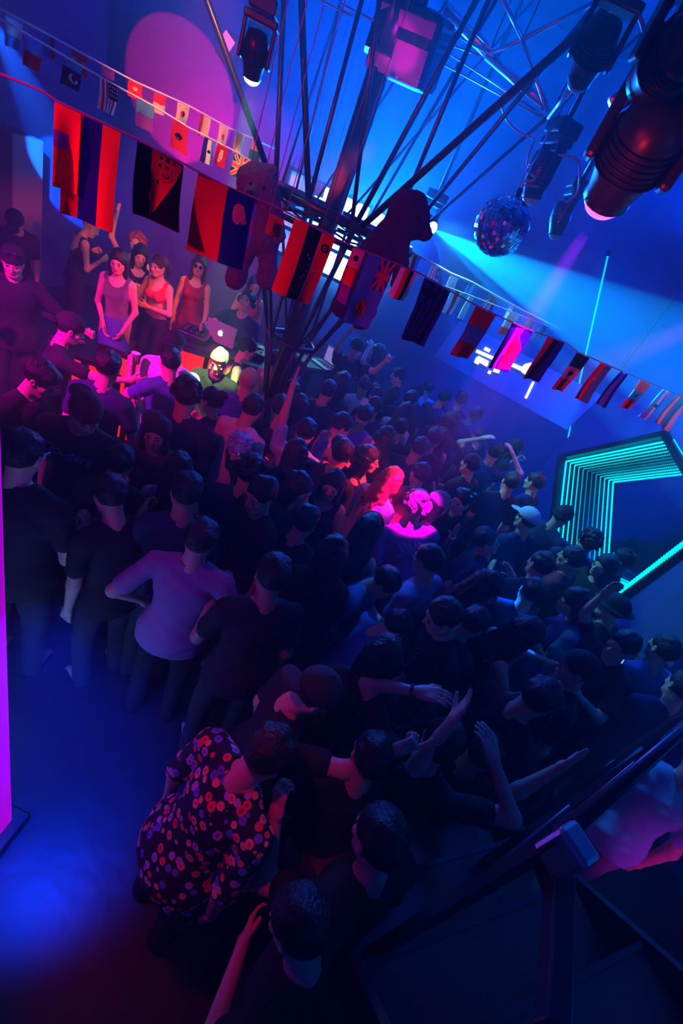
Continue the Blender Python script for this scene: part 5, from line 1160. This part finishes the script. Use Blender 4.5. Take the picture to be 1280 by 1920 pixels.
a = person('person in a pinkish flat cap deep in the dark lower centre', 592, 1300, .98, 0, -60, 6, hp=20, tc='black', cap='back', capc='charcoal', arms=('down', 'fwdup'), **HI)
a = person('man in a black tee with both hands raised over his head, watch on one wrist', 826, 1392, 1.0, 0, 10, 4, hp=5, tc='black', arms=('over', 'over'), **HI)
bracelet(a['hand'][0], 'dark wristwatch on the arm lifted over the head', (.05, .08, .1), 'wristwatch')
a = person('person with blue-lit hair and one arm straight up, lower right of centre', 896, 1412, .9, 0, -5, 4, tc='black', arms=('down', 'high'), hair='short', **HI)
a = person('stocky man in a floral shirt of red and blue flowers seen from above', 503, 1412, 1.0, 0, -30, 14, hp=18, tc='white', extra='floral', arms=('down', 'down'), bc='black', build=1.12, sleeve=.85, res=.009, hres=.005)
a = person('dark-haired man with red-lit ear and hand at his mouth, bottom centre', 706, 1572, 1.0, 0, 75, 8, hp=16, tc='black', arms=('phone', 'down'), face=True, res=.009, hres=.005)
a = person('person in black with red-lit forearm across the body, bottom centre left', 556, 1722, .96, 0, 100, 10, hp=25, tc='black', arms=('cross', 'bent'), res=.009, hres=.005)
a = person('person standing behind the railing in a pale blue shirt and magenta-lit trousers', 1318, 1432, 1.02, 0, 20, 8, tc='lightblue', arms=('down', 'down'), bc='lavender', res=.009, hres=.005)

# ---- right side and far crowd
def crowd(px, py, label, yaw, **k):
    a = dict(MI); a.update(k); return person(label, px, py, yaw=yaw, **a)
a = crowd(985, 975, 'person in a pale cap and blue hooded top with drawstring lines', 60, cap='forward', capc='lightblue', tc='navy', top='long')
a = crowd(1052, 970, 'man in a dark cap pointing his forearm up at the light frame', -20, cap='back', tc='navy', top='long', arms=('down', 'phone'))
phone(a['hand'][1], 'lit phone in the hand beside the teal light frame')
crowd(1100, 1018, 'person with wide blue-lit hair right at the foot of the light frame', 20, hair='curly', tc='navy')
crowd(1122, 1048, 'woman with long blue-lit hair near the foot of the light frame', 150, hair='long', fem=True, tc='black', face=True)
crowd(1068, 1048, 'person with a dark red top and short hair facing left', 80, tc='maroon')
crowd(1150, 1072, 'man with short hair in blue rim light looking left', 100, tc='black', face=True)
crowd(1010, 1060, 'person in dark clothes clapping below the light frame', 50, arms=('clap', 'clap'))
crowd(1075, 1130, 'person with sparkling blue sequined top looking down', 110, tc='denim', hair='long', fem=True, arms=('cup', 'down'), hp=25)
crowd(1128, 1140, 'man in a bucket hat in front of the lower LED strip', 80, cap='bucket', tc='black', face=True)
crowd(1164, 1212, 'person with an open hand raised at chest height, dark top', 160, tc='black', arms=('clap', 'up'))
crowd(1240, 1218, 'person in a pale denim jacket at the right edge', 60, tc='denim', top='long', arms=('bent', 'cup'), **{})
a = crowd(1275, 1290, 'person in a blue jacket holding a bright phone at the right edge', 50, tc='navy', top='long', arms=('phone', 'bent'))
phone(a['hand'][0], 'bright phone held at the right edge')
crowd(1070, 1255, 'person with blue-lit cap below the reaching bare-shouldered woman', 120, tc='black', cap='forward')
crowd(925, 850, 'person with arms folded over the head, rim-lit in blue', 10, arms=('over', 'over'), tc='navy')
crowd(965, 840, 'person in right profile holding hair, rim-lit, by the right wall', -60, fem=True, hair='long', arms=('phone', 'down'), face=True)
crowd(880, 872, 'man bending an arm with a drink behind the hair clip woman', 60, arms=('cup', 'bent'), tc='black')
crowd(955, 905, 'dark figure by the right wall between pale cap and rim-lit pair', 30, tc='black')
crowd(1000, 905, 'dark figure leaning by the left edge of the light frame', 70, tc='navy')
far = [(545, 735, -10, 'short', 'black', 'person directly in front of the tower foot'), (600, 735, -20, 'short', 'navy', 'broad back left of the red-faced woman'),
 (585, 762, 10, 'long', 'black', 'long-haired back right of the tower foot'), (632, 745, -25, 'long', 'navy', 'long-haired back in the blue haze below the second laptop'),
 (655, 738, 15, 'short', 'white', 'short-haired person in a pale top near the second desk'), (663, 762, -5, 'short', 'purple', 'short-haired person in a violet top behind the tattooed arm'),
 (690, 745, 30, 'short', 'black', 'dark back with pink-lit ear right of the second laptop'), (640, 830, -15, 'short', 'black', 'dark head just right of the tattooed person'),
 (735, 805, 0, 'bun', 'black', 'person with topknot in the middle of the far crowd'), (760, 800, -30, 'long', 'white', 'long-haired person in a white top with green-lit edge'),
 (770, 728, 20, 'short', 'navy', 'tall back in a cap at the far middle'), (745, 752, -15, 'fringe', 'black', 'broad dark back at the far middle'),
 (800, 742, 35, 'short', 'lightblue', 'person in a pale tee in front of the far wall'), (832, 748, -35, 'short', 'navy', 'far person with head turned left before the wall'),
 (862, 752, 10, 'curly', 'navy', 'curly-headed far person lit deep blue'), (845, 790, -20, 'long', 'black', 'long-haired far person in the blue beam'),
 (820, 812, 25, 'long', 'lavender', 'long-haired person with bare pinkish back'), (785, 842, -10, 'short', 'black', 'dark back behind the red-haired woman'),
 (795, 880, 40, 'short', 'maroon', 'pink-faced person right of the red-haired woman'), (840, 860, 0, 'short', 'black', 'dark back under the blue beam'),
 (870, 820, 45, 'pony', 'black', 'ponytailed far person by the beam'), (890, 780, -40, 'short', 'navy', 'farthest person at the right of the far crowd'),
 (700, 790, 20, 'short', 'navy', 'person behind the raised tattooed arm'), (720, 770, -8, 'long', 'black', 'long-haired back left of the topknot'),
 (610, 860, 12, 'short', 'navy', 'dark head above the smiling woman in the tank top'), (515, 780, 5, 'short', 'black', 'dark back right of the pale tee man'),
 (505, 850, -12, 'curly', 'navy', 'curly dark head right of the spiky hair'), (395, 900, 8, 'short', 'navy', 'dark back right of the open-backed woman'),
 (260, 860, -14, 'fringe', 'black', 'dark back left of the open-backed woman'), (640, 1020, 6, 'long', 'black', 'dark long-haired back in front of the tank top woman'),
 (580, 1000, -18, 'short', 'black', 'short-haired dark back at the dim centre'), (470, 1040, 22, 'short', 'black', 'dark back right of the pale violet tee'),
 (860, 1180, -30, 'short', 'black', 'dark back right of the necklace man'), (700, 1230, 16, 'long', 'black', 'long-haired dark person below the pale denim one'),
 (940, 1110, 25, 'short', 'navy', 'dark back above the bare-shouldered woman'), (1010, 1310, -22, 'short', 'black', 'dark back in the empty lower right'), (665, 1395, 35, 'short', 'black', 'dark person with a raised hand near the lower centre')]
for i, (x, y, yw, hr_, col, lb) in enumerate(far):
    cands = [(0, 0)] + [(r * math.cos(t), r * math.sin(t)) for r in (14, 26, 40, 54) for t in [k * math.pi / 4 for k in range(8)]]
    def room(c):
        q = P(x + c[0], y + c[1], z=1.58); return min(math.hypot(q.x - b[0], q.y - b[1]) for b in BASES)
    ok_ = [c for c in cands if room(c) > .42]; c = ok_[0] if ok_ else max(cands, key=room); x, y = x + c[0], y + c[1]
    fem_ = hr_ in ('long', 'bun', 'pony')
    person(lb, x, y, (.95, 1.0, .97, 1.03)[i % 4], 0, yw, 5, tc=col, hair=hr_, fem=fem_, top='tank' if col == 'lavender' else 'shirt', cap='forward' if 'cap' in lb else None, arms=[('down', 'down'), ('down', 'bent'), ('bent', 'down'), ('cup', 'down')][i % 4] if 'raised hand' not in lb else ('down', 'high'), skin=i % 2, face=abs(yw) > 90, **(LO if y < 900 else MI))

PL = [o['label'] for o in C.objects if o.get('category') == 'person']
if 0:
    for i, b in enumerate(BASES):
        for b2 in BASES[i + 1:]:
            dd_ = math.hypot(b[0] - b2[0], b[1] - b2[1])
            if dd_ < .3: print('CLOSE', round(dd_, 2), '|', PL[b[2]], '|', PL[b2[2]])
